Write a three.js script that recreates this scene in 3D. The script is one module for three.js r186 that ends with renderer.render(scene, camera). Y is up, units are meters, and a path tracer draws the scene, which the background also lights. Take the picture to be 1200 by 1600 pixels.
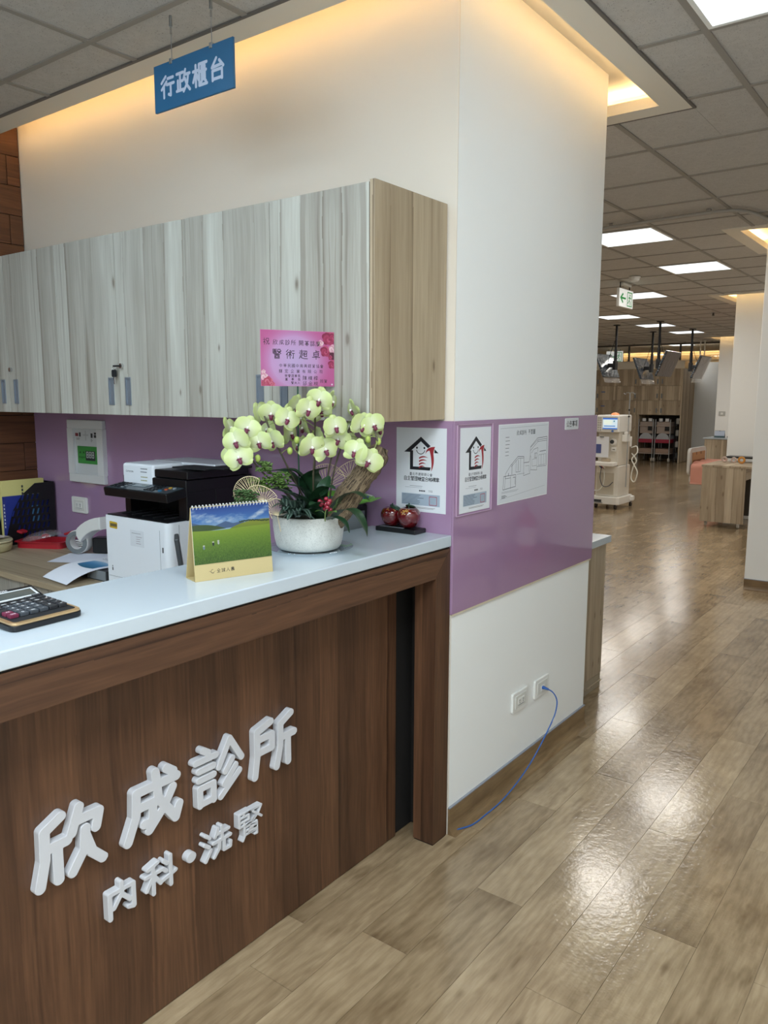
import * as THREE from 'three';
import { RoundedBoxGeometry } from 'three/addons/geometries/RoundedBoxGeometry.js';
import { mergeGeometries } from 'three/addons/utils/BufferGeometryUtils.js';
import { RectAreaLightUniformsLib } from 'three/addons/lights/RectAreaLightUniformsLib.js';

RectAreaLightUniformsLib.init();
// ---------------------------------------------------------------- camera, light, exposure
const scene = new THREE.Scene();
scene.background = new THREE.Color(0x000000);            // a closed room: no sky is seen
const camera = new THREE.PerspectiveCamera(65.94, 1200 / 1600, 0.05, 60);
{
  const pitch = 0.1457, yaw = 0.6451;
  camera.position.set(1.3945, 1.55, 2.2349);
  camera.lookAt(1.3945 - Math.sin(yaw) * Math.cos(pitch), 1.55 - Math.sin(pitch), 2.2349 - Math.cos(yaw) * Math.cos(pitch));
  camera.rotateZ(0.0025);
  camera.updateMatrixWorld(true);
}
const renderer = new THREE.WebGLRenderer({ antialias: true });
renderer.toneMapping = THREE.LinearToneMapping;
renderer.toneMappingExposure = 1.0;
renderer.shadowMap.enabled = true;
const PANEL_LIGHT = 18, HALL_LIGHT = 15.5, PANEL_GLOW = 1.7, PANEL_COLOR = new THREE.Color(0.84, 0.94, 1.0), DESK_COLOR = new THREE.Color(0.62, 0.83, 1.0), HALL_COLOR = new THREE.Color(1.0, 0.95, 0.87);
const COVE_LIGHT = 40, COVE_GLOW = 2.2, COVE_COLOR = new THREE.Color(1, 0.66, 0.30);
const CEIL = 2.8;

// ---------------------------------------------------------------- helpers
let seedState = 7;
const rnd = () => { seedState = (seedState + 0x6d2b79f5) | 0; let t = Math.imul(seedState ^ (seedState >>> 15), 1 | seedState); t = (t + Math.imul(t ^ (t >>> 7), 61 | t)) ^ t; return ((t ^ (t >>> 14)) >>> 0) / 4294967296; };
const rr = (a, b) => a + (b - a) * rnd();
const hash = (x, y, s) => { let h = Math.imul(x | 0, 374761393) ^ Math.imul(y | 0, 668265263) ^ Math.imul(s | 0, 1274126177); h = Math.imul(h ^ (h >>> 13), 1103515245); return ((h ^ (h >>> 16)) >>> 0) / 4294967296; };
function noise(x, y, s = 0) {
  const ix = Math.floor(x), iy = Math.floor(y); let fx = x - ix, fy = y - iy;
  fx = fx * fx * (3 - 2 * fx); fy = fy * fy * (3 - 2 * fy);
  const a = hash(ix, iy, s), b = hash(ix + 1, iy, s), c = hash(ix, iy + 1, s), d = hash(ix + 1, iy + 1, s);
  return a + (b - a) * fx + (c - a) * fy + (a - b - c + d) * fx * fy;
}
const fbm = (x, y, s = 0) => 0.53 * noise(x, y, s) + 0.27 * noise(x * 2.1, y * 2.1, s + 9) + 0.2 * noise(x * 4.3, y * 4.3, s + 21);
const used = {};
function numbered(name) { const n = used[name] = (used[name] ?? -1) + 1; return n ? name + '_' + String(n).padStart(3, '0') : name; }
function tag(o, label, category, group) { o.userData.label = label; if (category) o.userData.category = category; if (group) o.userData.group = group; return o; }
function mesh(name, geo, mat, parent, p, r) {
  const m = new THREE.Mesh(geo, mat); m.name = parent ? name : numbered(name);
  if (p) m.position.set(...p); if (r) m.rotation.set(...r);
  (parent ?? scene).add(m); return m;
}
function thing(name, label, category, p = [0, 0, 0], turn = 0, group) {
  const g = new THREE.Group(); g.name = numbered(name); g.position.set(...p); g.rotation.y = turn;
  tag(g, label, category, group); scene.add(g); return g;
}
function struct(name, geo, mat, p, r) { const m = mesh(name, geo, mat, null, p, r); m.userData.kind = 'structure'; return m; }
function structGroup(name, p = [0, 0, 0]) { const g = new THREE.Group(); g.name = numbered(name); g.position.set(...p); g.userData.kind = 'structure'; scene.add(g); return g; }
// texture coordinates in metres, taken from the face's main direction; grain 'y' runs up the v axis
function metric(g, grain = 'y', du = 0, dv = 0) {
  const p = g.attributes.position, n = g.attributes.normal, uv = new Float32Array(p.count * 2);
  for (let i = 0; i < p.count; i++) {
    const x = p.getX(i), y = p.getY(i), z = p.getZ(i), ax = Math.abs(n.getX(i)), ay = Math.abs(n.getY(i)), az = Math.abs(n.getZ(i));
    let a, b;
    if (ay >= ax && ay >= az) { a = x; b = z; if (grain === 'x') [a, b] = [z, x]; }
    else if (ax >= az) { a = z; b = y; if (grain === 'z') [a, b] = [y, z]; }
    else { a = x; b = y; if (grain === 'x') [a, b] = [y, x]; }
    uv[2 * i] = a + du; uv[2 * i + 1] = b + dv;
  }
  g.setAttribute('uv', new THREE.BufferAttribute(uv, 2)); return g;
}
function box(w, h, d, r = 0.002, grain = 'y', du = 0, dv = 0) {
  const g = r > 0 ? new RoundedBoxGeometry(w, h, d, 1, Math.min(r, w / 2.01, h / 2.01, d / 2.01)) : new THREE.BoxGeometry(w, h, d);
  return metric(g, grain, du, dv);
}
const tr = (g, x, y, z) => g.translate(x, y, z);
function span(x0, x1, y0, y1, z0, z1, r = 0.002, grain = 'y', du = 0, dv = 0) { return tr(box(Math.abs(x1 - x0), Math.abs(y1 - y0), Math.abs(z1 - z0), r, grain, du, dv), (x0 + x1) / 2, (y0 + y1) / 2, (z0 + z1) / 2); }
const cyl = (r0, r1, h, n = 20) => new THREE.CylinderGeometry(r0, r1, h, n);
function merge(list) { return mergeGeometries(list.map((g) => { const q = g.index ? g.toNonIndexed() : g; for (const k of Object.keys(q.attributes)) if (!['position', 'normal', 'uv', 'color'].includes(k)) q.deleteAttribute(k); return q; })); }
function tube(pts, r, seg = 40, rad = 8, closed = false) { return new THREE.TubeGeometry(new THREE.CatmullRomCurve3(pts.map((p) => new THREE.Vector3(...p)), closed), seg, r, rad, closed); }
const lathe = (pts, n = 40) => new THREE.LatheGeometry(pts.map((p) => new THREE.Vector2(...p)), n);
function roundedShape(w, h, r) { const s = new THREE.Shape(), x = -w / 2, y = -h / 2; s.moveTo(x + r, y); s.lineTo(x + w - r, y); s.quadraticCurveTo(x + w, y, x + w, y + r); s.lineTo(x + w, y + h - r); s.quadraticCurveTo(x + w, y + h, x + w - r, y + h); s.lineTo(x + r, y + h); s.quadraticCurveTo(x, y + h, x, y + h - r); s.lineTo(x, y + r); s.quadraticCurveTo(x, y, x + r, y); return s; }
const extrude = (shape, depth, bevel = 0, n = 6) => new THREE.ExtrudeGeometry(shape, { depth, bevelEnabled: bevel > 0, bevelSize: bevel, bevelThickness: bevel, bevelSegments: 2, curveSegments: n });
function poly(pts) { const s = new THREE.Shape(); pts.forEach((p, i) => (i ? s.lineTo(...p) : s.moveTo(...p))); s.closePath(); return s; }

// ---------------------------------------------------------------- textures
function canvasTex(w, h, draw, repeat = false) {
  const c = document.createElement('canvas'); c.width = w; c.height = h;
  const x = c.getContext('2d'); draw(x, w, h);
  const t = new THREE.CanvasTexture(c); t.colorSpace = THREE.SRGBColorSpace; t.magFilter = THREE.LinearFilter;
  if (repeat) t.wrapS = t.wrapT = THREE.RepeatWrapping;
  return t;
}
function pixelTex(w, h, f, { srgb = true, wrap = THREE.MirroredRepeatWrapping } = {}) {
  const d = new Uint8Array(w * h * 4);
  for (let j = 0; j < h; j++) for (let i = 0; i < w; i++) { const c = f(i, j), o = (j * w + i) * 4; d[o] = Math.max(0, Math.min(255, c[0])); d[o + 1] = Math.max(0, Math.min(255, c[1])); d[o + 2] = Math.max(0, Math.min(255, c[2])); d[o + 3] = 255; }
  const t = new THREE.DataTexture(d, w, h, THREE.RGBAFormat); t.magFilter = THREE.LinearFilter; t.minFilter = THREE.LinearFilter;
  t.wrapS = t.wrapT = wrap; if (srgb) t.colorSpace = THREE.SRGBColorSpace; t.needsUpdate = true; return t;
}
const mix3 = (a, b, t) => [a[0] + (b[0] - a[0]) * t, a[1] + (b[1] - a[1]) * t, a[2] + (b[2] - a[2]) * t];
// laminate in upright strips: w, h in metres, strips between min and max wide, colours dark -> light
function laminate(W, H, wm, hm, seed, { min, max, dark, light, edge, knots, fine, spread }) {
  const s0 = seedState; seedState = seed;
  const strips = []; let x = 0;
  while (x < wm + 0.1) { const w = rr(min, max); strips.push({ x0: x, x1: x + w, tone: 0.5 + (rnd() - 0.5) * spread, edge: rnd() < edge ? rr(0.35, 0.8) : 0, s: Math.floor(rnd() * 1000) }); x += w; }
  const kn = []; for (let k = 0; k < knots; k++) kn.push([rnd() * wm, rnd() * hm, rr(0.004, 0.010)]);
  seedState = s0;
  const t = pixelTex(W, H, (i, j) => {
    const u = (i + 0.5) / W * wm, v = (j + 0.5) / H * hm, uw = u + 0.022 * (fbm(u * 1.2, v * 1.6, seed) - 0.5) + 0.006 * (noise(u * 8, v * 5, seed + 3) - 0.5) + 0.011;
    let k = 0; while (k < strips.length - 1 && uw > strips[k].x1) k++;
    const st = strips[k];
    let tone = st.tone + 0.36 * (fbm(uw * 24, v * 1.5, st.s) - 0.5) + fine * (noise(uw * 230, v * 9, seed + 5) - 0.5) + 0.5 * fine * (noise(uw * 520, v * 22, seed + 6) - 0.5);
    const streak = noise(uw * 70, v * 1.1, st.s + 2); if (streak > 0.82) tone -= (streak - 0.82) * 1.5;
    if (st.edge) { const d = (uw - st.x0) / 0.0045; if (d < 3) tone -= st.edge * Math.exp(-d) * (0.35 + 0.9 * noise(v * 2.3, st.s, 4)); }
    for (const q of kn) { const dx = (uw - q[0]) / q[2], dy = (v - q[1]) / (q[2] * 2.6), d = dx * dx + dy * dy; if (d < 9) tone -= 0.7 * Math.exp(-d * 1.4); }
    return mix3(dark, light, Math.max(0, Math.min(1, tone)));
  });
  t.repeat.set(1 / wm, 1 / hm); return t;
}
const oakTex = laminate(900, 1100, 1.8, 2.2, 11, { min: 0.045, max: 0.14, dark: [128, 120, 109], light: [221, 224, 216], edge: 0.7, knots: 24, fine: 0.12, spread: 0.24 });
const oakTex2 = laminate(500, 700, 1.0, 1.4, 23, { min: 0.045, max: 0.13, dark: [126, 108, 84], light: [212, 196, 168], edge: 0.7, knots: 9, fine: 0.13, spread: 0.38 });
const hallOakTex = laminate(500, 700, 1.0, 1.4, 29, { min: 0.045, max: 0.13, dark: [136, 118, 96], light: [238, 224, 198], edge: 0.7, knots: 9, fine: 0.12, spread: 0.36 });
const walnutTex = laminate(800, 800, 1.6, 1.6, 37, { min: 0.05, max: 0.11, dark: [58, 36, 24], light: [136, 96, 68], edge: 0.35, knots: 3, fine: 0.24, spread: 0.26 });
const tileWoodTex = laminate(500, 500, 1.0, 1.0, 51, { min: 0.05, max: 0.12, dark: [62, 34, 18], light: [142, 94, 60], edge: 0.2, knots: 1, fine: 0.25, spread: 0.2 });
const floorTones = [0.43, 0.52, 0.56, 0.60, 0.67, 0.48];
function plankPixel(u, v, seed, tone) {   // u along the plank, v across, metres
  let t = tone + 0.42 * (fbm(u * 5, v * 9, seed) - 0.5) + 0.22 * (fbm(u * 14, v * 34, seed + 8) - 0.5) + 0.10 * (fbm(u * 6, v * 80, seed + 1) - 0.5) + 0.10 * (noise(u * 30, v * 300, seed + 2) - 0.5);
  const ring = Math.sin((v * 90 + 7 * fbm(u * 4, v * 9, seed + 3)) * 2.2); t += 0.05 * ring;
  const b = fbm(u * 7, v * 26, seed + 4); if (b > 0.68) t -= (b - 0.68) * 0.9;
  return mix3([104, 84, 60], [206, 184, 150], Math.max(0, Math.min(1, t)));
}
const plankTex = floorTones.map((tone, k) => { const t = pixelTex(760, 126, (i, j) => plankPixel((i + 0.5) / 760 * 0.975, (j + 0.5) / 126 * 0.16, 100 + k * 17, tone)); t.repeat.set(1 / 0.975, 1 / 0.16); return t; });
const bumpTex = pixelTex(512, 512, (i, j) => {
  const u = i / 512, v = j / 512, a = fbm(u * 40, v * 46, 5) * 0.8 + noise(u * 150, v * 110, 6) * 0.2; return [a * 255, a * 255, a * 255];
}, { srgb: false });
const pitTex = pixelTex(512, 512, (i, j) => { const a = noise(i / 5, j / 5, 2), b = noise(i / 2.2, j / 2.2, 3); const c = a > 0.84 ? 110 : b > 0.9 ? 160 : 205 + 30 * noise(i / 14, j / 14, 4); return [c, c, c]; }, { srgb: false });
pitTex.repeat.set(1 / 0.3, 1 / 0.3);
const pitColor = pixelTex(512, 512, (i, j) => { const a = noise(i / 4, j / 4, 2); const c = a > 0.86 ? 150 : 192 + 8 * noise(i / 30, j / 30, 4); return [c, c - 3, c - 7]; }); pitColor.repeat.set(1 / 0.3, 1 / 0.3);

const std = (color, roughness = 0.6, o = {}) => new THREE.MeshStandardMaterial({ color, roughness, ...o });
const phy = (color, roughness = 0.4, o = {}) => new THREE.MeshPhysicalMaterial({ color, roughness, ...o });
const M = {
  white: std(0xf3f4f2, 0.75), cream: std(0xe9e0d3, 0.75), plaster: std(0xe6e1d6, 0.8), ceilTile: std(0xffffff, 0.95, { map: pitColor, bumpMap: pitTex, bumpScale: 0.0006 }), tee: std(0x9a958e, 0.6),  // cream: white wall paint with warm cove light mixed into its colour
  hallOak: phy(0xffffff, 0.5, { map: hallOakTex }), oak: phy(0xffffff, 0.45, { map: oakTex }), oak2: phy(0xffffff, 0.45, { map: oakTex2 }), oakEdge: std(0xa79a84, 0.5),
  walnut: phy(0xececec, 0.45, { map: walnutTex }), tileWood: phy(0xffffff, 0.5, { map: tileWoodTex }), dark: std(0x15110e, 0.8),
  purple: phy(0xa887a8, 0.06, { clearcoat: 1, clearcoatRoughness: 0.03 }), sealant: std(0xd9cdb6, 0.7),
  quartz: phy(0xc2ccd4, 0.14), letter: std(0xcdced3, 0.7),  // quartz: white stone, the bluish lamp light is tinted into its colour
  plastic: phy(0xe8e8e4, 0.35), plasticGrey: phy(0xb9b6ae, 0.4), black: phy(0x0e0f12, 0.35), blackMatte: std(0x15161a, 0.7), darkGrey: phy(0x3a3d40, 0.45), midGrey: std(0x7d8388, 0.5),
  chrome: std(0xd4d6d8, 0.22, { metalness: 1 }), steel: std(0xaeb3b8, 0.35, { metalness: 1 }), pull: std(0x8d97a3, 0.4, { metalness: 0.5 }), pullDark: std(0x566370, 0.5, { metalness: 0.3 }),
  paper: std(0xeceef2, 0.85), clear: phy(0xffffff, 0.08, { transmission: 1, thickness: 0, ior: 1.45 }), blueCable: phy(0x2d5da8, 0.4), glass: phy(0xffffff, 0.02, { transmission: 1, thickness: 0 }),
};
// ---------------------------------------------------------------- writing: brush strokes on a 100 x 100 cell
const RAD = {
  yan: '38,3 60,10;5,20 95,20;18,37 82,37;18,53 82,53;20,68 20,98;20,68 80,68 80,98;20,96 80,96', jin: '80,5 30,18;30,18 28,60 10,98;30,45 95,45;65,45 65,98',
  qian: '35,3 12,38;25,22 90,22 80,45;50,40 45,70 10,98;50,52 65,80 95,98', hu: '80,5 15,14;15,30 85,30 85,55;15,55 85,55;15,14 15,60 3,98', zhen: '50,2 5,45;50,2 95,45;58,40 30,58;70,55 25,80;85,68 10,100',
  he: '80,4 20,14;50,12 50,98;5,35 95,35;50,38 8,78;50,38 95,75', dou: '22,12 42,24;15,35 36,47;5,72 98,60;65,3 65,98', shui: '20,8 70,22;5,38 60,52;15,95 80,65',
  xian: '30,5 15,30;22,22 88,22;52,3 52,48;5,48 97,48;38,48 35,75 8,97;62,48 62,88 95,88 97,72', chen: '10,3 10,97;10,3 95,3;10,97 97,97;10,33 85,33 85,66;10,66 85,66;48,3 48,33;48,66 48,97',
  you: '8,10 88,10 60,60 10,98;20,30 90,98', yue: '15,5 15,70 5,98;15,5 85,5 85,95 72,92;15,35 85,35;15,62 85,62', zheng: '5,8 95,8;52,8 52,92;52,48 90,48;20,42 20,92;2,92 98,92', pu: '35,3 8,45;25,25 95,25;75,25 60,65 8,98;28,42 55,75 95,98',
  mu: '50,3 50,98;5,28 95,28;50,32 5,75;50,32 95,70', gui: '5,3 98,3;5,3 5,97 98,97', guiIn: '25,5 75,5 75,22 25,22 25,5;50,0 50,32;5,32 95,32;25,42 25,80;25,42 75,42 75,80;25,54 75,54;25,67 75,67;25,80 75,80;35,83 12,98;65,83 90,98',
  shi: '40,2 60,12;10,25 85,25 15,65;48,48 48,98;55,52 85,70', xiong: '18,5 18,45;18,5 82,5 82,45;18,45 82,45;38,45 32,75 5,97;62,45 62,90 96,90 97,72', men: '8,3 8,98;8,3 42,3 42,38;8,20 42,20;8,38 42,38;58,3 92,3 92,96 82,92;58,3 58,38;58,20 92,20;58,38 92,38',
  cao: '5,50 95,50;30,20 30,80;70,20 70,80', ri: '15,5 15,97;15,5 85,5 85,97;15,50 85,50;15,95 85,95', da: '5,35 95,35;50,3 48,50 8,97;52,45 95,97', jinCloth: '15,25 15,85;15,25 85,25 85,85 75,80;50,3 50,98',
  shiScholar: '5,40 95,40;50,3 50,92;18,92 82,92', xin: '12,45 5,80;30,25 35,80 75,85 80,60;50,20 60,45;80,30 95,60', shu: '20,5 18,35 5,48;20,5 75,5 75,35 98,38;10,55 85,55 15,98;25,60 92,98',
  jiu: '5,5 95,5;15,28 15,98;15,28 85,28 85,98;38,5 36,45 25,58;62,5 62,50 80,52;15,74 85,74;15,97 85,97', zou: '15,15 85,15;50,2 50,35;5,35 95,35;50,35 50,78;50,55 88,55;28,50 25,70 5,95;25,72 50,88 100,95', zhao: '10,10 90,10 85,48 72,45;50,10 40,35 8,52;18,58 18,95;18,58 82,58 82,95;18,92 82,92',
  si: '50,2 18,28 60,28;72,18 15,52 85,50;50,52 50,98;25,65 10,88;72,65 90,85', jing: '5,8 95,8;20,18 8,34 20,50;50,18 38,34 50,50;82,18 70,34 82,50;15,60 85,60;50,60 50,94;3,95 97,95', bei: '22,3 22,75;22,3 78,3 78,75;22,26 78,26;22,50 78,50;22,74 78,74;36,78 8,98;64,78 92,98',
  li: '8,28 90,28 85,92 65,85;50,3 45,55 10,98', guang: '50,2 50,42;20,10 32,32;82,10 68,32;3,45 97,45;36,45 32,75 5,98;64,45 64,88 97,88 97,72', jun: '8,15 8,5 92,5 92,18;20,25 80,25;24,35 24,68;24,35 76,35 76,68;24,50 76,50;24,68 76,68;5,82 95,82;50,18 50,100',
  fu: '15,3 15,98;15,5 80,5 45,40;45,40 85,65 40,75', gen: '12,5 12,97 45,82;12,5 85,5 85,48;12,26 85,26;12,48 85,48;48,50 60,75 97,98;88,58 62,74', wang: '8,10 92,10;15,48 85,48;3,92 97,86;50,10 50,90', liInside: '15,5 15,52;15,5 85,5 85,52;15,28 85,28;15,52 85,52;50,5 50,95;12,73 88,73;3,96 97,96',
  dong: '5,16 95,16;20,30 20,62;20,30 80,30 80,62;20,46 80,46;20,62 80,62;50,2 50,98;48,64 5,92;52,64 95,92', kou: '15,10 15,92;15,10 85,10 85,92;15,90 85,90', zhu: '22,2 8,22;16,10 42,10;28,10 34,22;68,2 56,22;62,10 95,10;76,10 82,22', chi: '80,3 10,28;90,28 10,58;50,45 50,98',
};
const CH = {
  '欣': 'jin 0 0 48 100|qian 46 0 100 100', '成': '22,24 94,24;22,24 20,62 5,98;22,50 50,50 48,84 34,80;56,3 60,48 90,94 97,74;86,40 70,66 42,94;76,4 88,14', '診': 'yan 0 0 46 100|zhen 46 0 100 100', '所': 'hu 0 0 50 100|jin 48 0 100 100',
  '內': '15,24 15,98;15,24 85,24 85,95 70,90;50,3 50,36 26,70;50,38 74,68', '科': 'he 0 0 52 100|dou 50 0 100 100', '洗': 'shui 0 0 30 100|xian 30 0 100 100', '腎': 'chen 0 0 50 48|you 52 0 100 46|yue 14 52 86 100',
  '行': '40,3 8,28;45,28 8,58;25,45 25,98;55,15 95,15;48,42 100,42;76,42 76,95 60,88', '政': 'zheng 0 4 52 96|pu 48 0 100 100', '櫃': 'mu 0 0 42 100|gui 42 0 100 100|guiIn 52 12 96 88', '台': '45,3 14,40 82,36;65,16 92,45;18,55 18,97;18,55 82,55 82,97;18,92 82,92',
  '祝': 'shi 0 0 44 100|xiong 44 0 100 100', '開': 'men 0 0 100 100|25,50 75,50;20,70 80,70;38,50 36,75 25,92;62,50 62,94', '幕': 'cao 0 0 100 24|ri 24 24 76 50|da 5 46 95 78|jinCloth 26 70 74 100', '誌': 'yan 0 0 44 100|shiScholar 44 0 100 48|xin 44 48 100 100',
  '慶': '48,0 55,10;12,14 97,14;12,14 10,60 0,98;25,32 92,32;40,20 40,48;70,20 70,48;25,32 25,48 90,48;50,70 25,90;45,76 80,76 30,100;45,84 90,100|xin 30 50 85 72', '醫': '5,3 48,3;5,3 5,45 48,45;28,6 15,18;18,16 45,16;10,27 46,27;28,16 26,32 12,42;30,30 44,42|shu 52 0 100 48|jiu 14 52 86 100',
  '術': 'chi 0 0 32 100|48,10 48,98;32,32 66,32;48,36 32,72;48,36 64,68;58,14 64,24;74,15 98,15;70,42 100,42;86,42 86,95 76,90', '超': 'zou 0 0 62 100|zhao 54 6 98 76|58,95 100,97', '卓': '50,2 50,28;50,14 85,14;22,28 22,64;22,28 78,28 78,64;22,46 78,46;22,64 78,64;5,78 95,78;50,64 50,100',
  '中': '12,25 12,65;12,25 88,25 88,65;12,65 88,65;50,2 50,98', '華': 'cao 0 0 100 24|12,34 88,34;3,52 97,52;14,70 86,70;30,34 30,70;70,34 70,70;50,24 50,100', '民': '18,8 82,8 82,35;18,35 82,35;18,8 18,95 48,80;18,55 90,55;50,35 60,75 92,97 97,78',
  '國': '5,5 5,97;5,5 95,5 95,97;5,95 95,95;18,28 82,28;22,40 22,60 45,60 45,40 22,40;15,78 52,72;55,15 62,55 84,82 86,68;78,45 50,85;68,14 76,22', '南': '5,18 95,18;50,2 50,36;12,36 12,98;12,36 88,36 88,96 78,92;36,44 42,54;64,44 58,54;28,58 72,58;24,74 76,74;50,58 50,96',
  '美': '30,2 38,14;70,2 62,14;10,18 90,18;18,34 82,34;5,50 95,50;50,18 50,50;8,66 92,66;50,52 46,70 8,98;54,68 92,98', '經': 'si 0 0 42 100|jing 42 0 100 100', '貿': '30,4 12,14 14,38;30,26 42,40;45,10 88,10 82,38 70,36;62,10 58,28 46,42|bei 10 45 90 100',
  '協': '2,35 30,35;16,2 16,98|li 45 0 86 46|li 32 48 64 98|li 66 48 98 98', '會': '50,2 5,38;50,2 95,38;30,34 70,34;18,42 18,66;18,42 82,42 82,66;18,66 82,66;50,42 50,66;35,48 38,58;65,48 62,58;25,72 25,99;25,72 75,72 75,99;25,86 75,86;25,98 75,98', '輝': 'guang 0 0 42 100|jun 44 0 100 100',
  '宏': '50,0 50,10;6,28 6,12 94,12 94,28;12,36 90,36;42,20 32,60 5,95;55,55 35,92 80,86;70,68 90,98', '企': '50,2 5,42;50,2 95,42;50,40 50,92;50,64 82,64;25,58 25,92;5,93 95,93', '業': '38,2 38,26;62,2 62,26;15,8 24,22;85,8 76,22;5,27 95,27;32,32 38,42;68,32 62,42;12,44 88,44;20,57 80,57;5,70 95,70;50,44 50,100;48,72 10,95;52,72 90,95',
  '有': '5,20 95,20;45,2 35,30 5,62;32,40 32,98;32,40 82,40 82,96 72,92;32,58 82,58;32,76 82,76', '限': 'fu 0 0 38 100|gen 38 0 100 100', '公': '38,5 30,30 5,52;62,5 72,30 95,52;48,45 18,90 82,84;65,62 90,98', '司': '10,8 90,8 90,94 76,88;10,28 70,28;18,45 18,82;18,45 65,45 65,82;18,80 65,80',
  '榮': '25,2 22,20 8,34;12,8 16,16;40,6 34,14;24,20 40,34;75,2 72,20 58,34;62,8 66,16;90,6 84,14;74,20 90,34;6,50 6,40 94,40 94,50|mu 10 46 90 100', '譽': '10,8 14,40;10,8 28,6;10,24 26,24;90,8 86,40;90,8 72,6;90,24 74,24;40,4 60,4;36,14 64,14;50,4 50,36;36,24 64,24;3,42 97,42;35,42 12,60;65,42 88,60|yan 22 52 78 100',
  '理': 'wang 0 0 38 100|liInside 38 0 100 100', '事': '5,14 95,14;24,24 24,38 76,38 76,24 24,24;15,50 82,50;3,63 97,63;15,77 82,77;82,50 82,77;50,2 50,97 36,92', '長': '25,4 25,52;25,4 85,4;25,20 78,20;25,36 78,36;3,53 97,53;30,54 28,95 52,84;50,55 62,78 97,97;84,62 62,76',
  '陳': 'fu 0 0 38 100|dong 36 0 100 100', '棟': 'mu 0 0 42 100|dong 40 0 100 100', '樑': 'mu 0 0 38 100|45,5 52,12;42,20 49,27;42,45 52,32;58,8 92,8 88,42 78,40;74,8 68,28 56,45;64,20 60,30;95,20 98,30|mu 42 48 100 100', '董': 'cao 0 0 100 22|80,24 20,30;5,40 95,40;20,50 20,74;20,50 80,50 80,74;20,62 80,62;20,74 80,74;50,28 50,97;14,85 86,85;3,97 97,97',
  '賢': 'chen 0 0 50 44|you 52 0 100 44|bei 12 44 88 100', '夫': '15,25 85,25;5,50 95,50;50,3 48,50 8,97;52,52 95,97', '人': '50,3 45,45 5,97;50,35 95,97', '邱': '45,5 12,14;12,14 12,85;12,45 52,45;38,45 38,85;2,87 58,87|fu 62 0 100 100',
  '金': '50,2 5,42;50,2 95,42;28,42 72,42;12,60 88,60;50,42 50,94;25,68 34,86;75,68 66,86;5,95 95,95', '枝': 'mu 0 0 42 100|48,20 96,20;72,3 72,45;50,45 92,45 50,98;58,55 98,98', '同': '8,6 8,98;8,6 92,6 92,95 80,90;28,28 72,28;30,46 30,80 70,80 70,46 30,46', '賀': 'li 0 0 52 46|kou 56 8 98 42|bei 10 46 90 100',
  '自': '48,0 40,12;18,14 18,98;18,14 82,14 82,98;18,42 82,42;18,68 82,68;18,96 82,96', '主': '42,0 58,10;10,22 90,22;15,55 85,55;3,94 97,94;50,22 50,94', '管': 'zhu 0 0 100 100|50,22 50,30;8,42 8,30 92,30 92,42;28,46 28,99;28,46 74,46 74,66;28,66 74,66;28,78 80,78 80,98;28,98 80,98',
  '檢': 'mu 0 0 40 100|70,2 42,36;70,2 98,36;56,34 84,34;46,44 46,64 66,64 66,44 46,44;74,44 74,64 94,64 94,44 74,44;56,68 42,98;56,76 68,96;82,68 70,98;82,76 98,96', '查': 'mu 0 0 100 52|22,52 22,86;22,52 78,52 78,86;22,68 78,68;22,84 78,84;3,98 97,98', '合': '50,2 5,45;50,2 95,45;28,42 72,42;20,60 20,98;20,60 80,60 80,98;20,95 80,95',
  '格': 'mu 0 0 42 100|68,2 46,48;64,18 90,18 44,70;58,28 98,62;52,66 52,98;52,66 90,66 90,98;52,95 90,95', '標': 'mu 0 0 38 100|42,8 98,8;46,22 46,45 94,45 94,22 46,22;62,8 62,45;78,8 78,45;48,56 92,56;40,70 100,70;70,70 70,98;56,78 46,95;84,78 96,95',
  '章': '50,0 50,8;12,10 88,10;32,14 38,26;68,14 62,26;5,30 95,30;22,40 22,70;22,40 78,40 78,70;22,55 78,55;22,70 78,70;3,84 97,84;50,70 50,100', '告': '30,4 15,30;22,18 85,18;50,2 50,42;4,42 96,42;20,58 20,98;20,58 80,58 80,98;20,95 80,95', '項': '2,15 36,15;19,15 19,75;0,82 36,68;40,5 98,5;68,5 64,20;50,20 50,78;50,20 88,20 88,78;50,40 88,40;50,58 88,58;50,77 88,77;60,80 44,98;78,80 96,98',
  '全': '50,2 5,45;50,2 95,45;25,45 75,45;22,68 78,68;5,95 95,95;50,45 50,95', '球': 'wang 0 0 38 100|42,25 98,25;70,3 70,96 62,90;52,40 60,54;44,85 66,58;90,38 76,58;72,50 98,92;84,6 92,16', '壽': '15,8 85,8;50,0 50,18;22,20 78,20;5,32 95,32;15,42 85,42;30,50 70,50;5,60 95,60;15,70 15,95 42,95 42,70 15,70;52,72 98,72;84,62 84,97 74,93;60,80 66,88',
  '平': '10,8 90,8;28,18 36,40;72,18 64,40;3,52 97,52;50,8 50,100', '面': '5,5 95,5;48,5 42,20;14,20 14,97;14,20 86,20 86,97;36,20 36,95;64,20 64,95;36,45 64,45;36,68 64,68;14,95 86,95', '圖': '5,5 5,97;5,5 95,5 95,97;5,95 95,95;35,14 65,14 65,28 35,28 35,14;18,38 82,38;26,48 26,86 74,86 74,48 26,48;40,58 60,58 60,76 40,76 40,58',
  '臺': '15,8 85,8;50,0 50,18;22,18 78,18;28,26 28,42 72,42 72,26 28,26;5,58 5,50 95,50 95,58;25,62 75,62;45,62 30,76 75,74;20,86 80,86;50,74 50,97;4,98 96,98', '北': '35,5 35,95;5,35 35,35;3,80 35,70;62,5 62,90 97,90 97,72;62,48 92,28', '市': '50,0 50,12;5,18 95,18;18,35 18,82;18,35 82,35 82,82 72,78;50,18 50,100',
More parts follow.
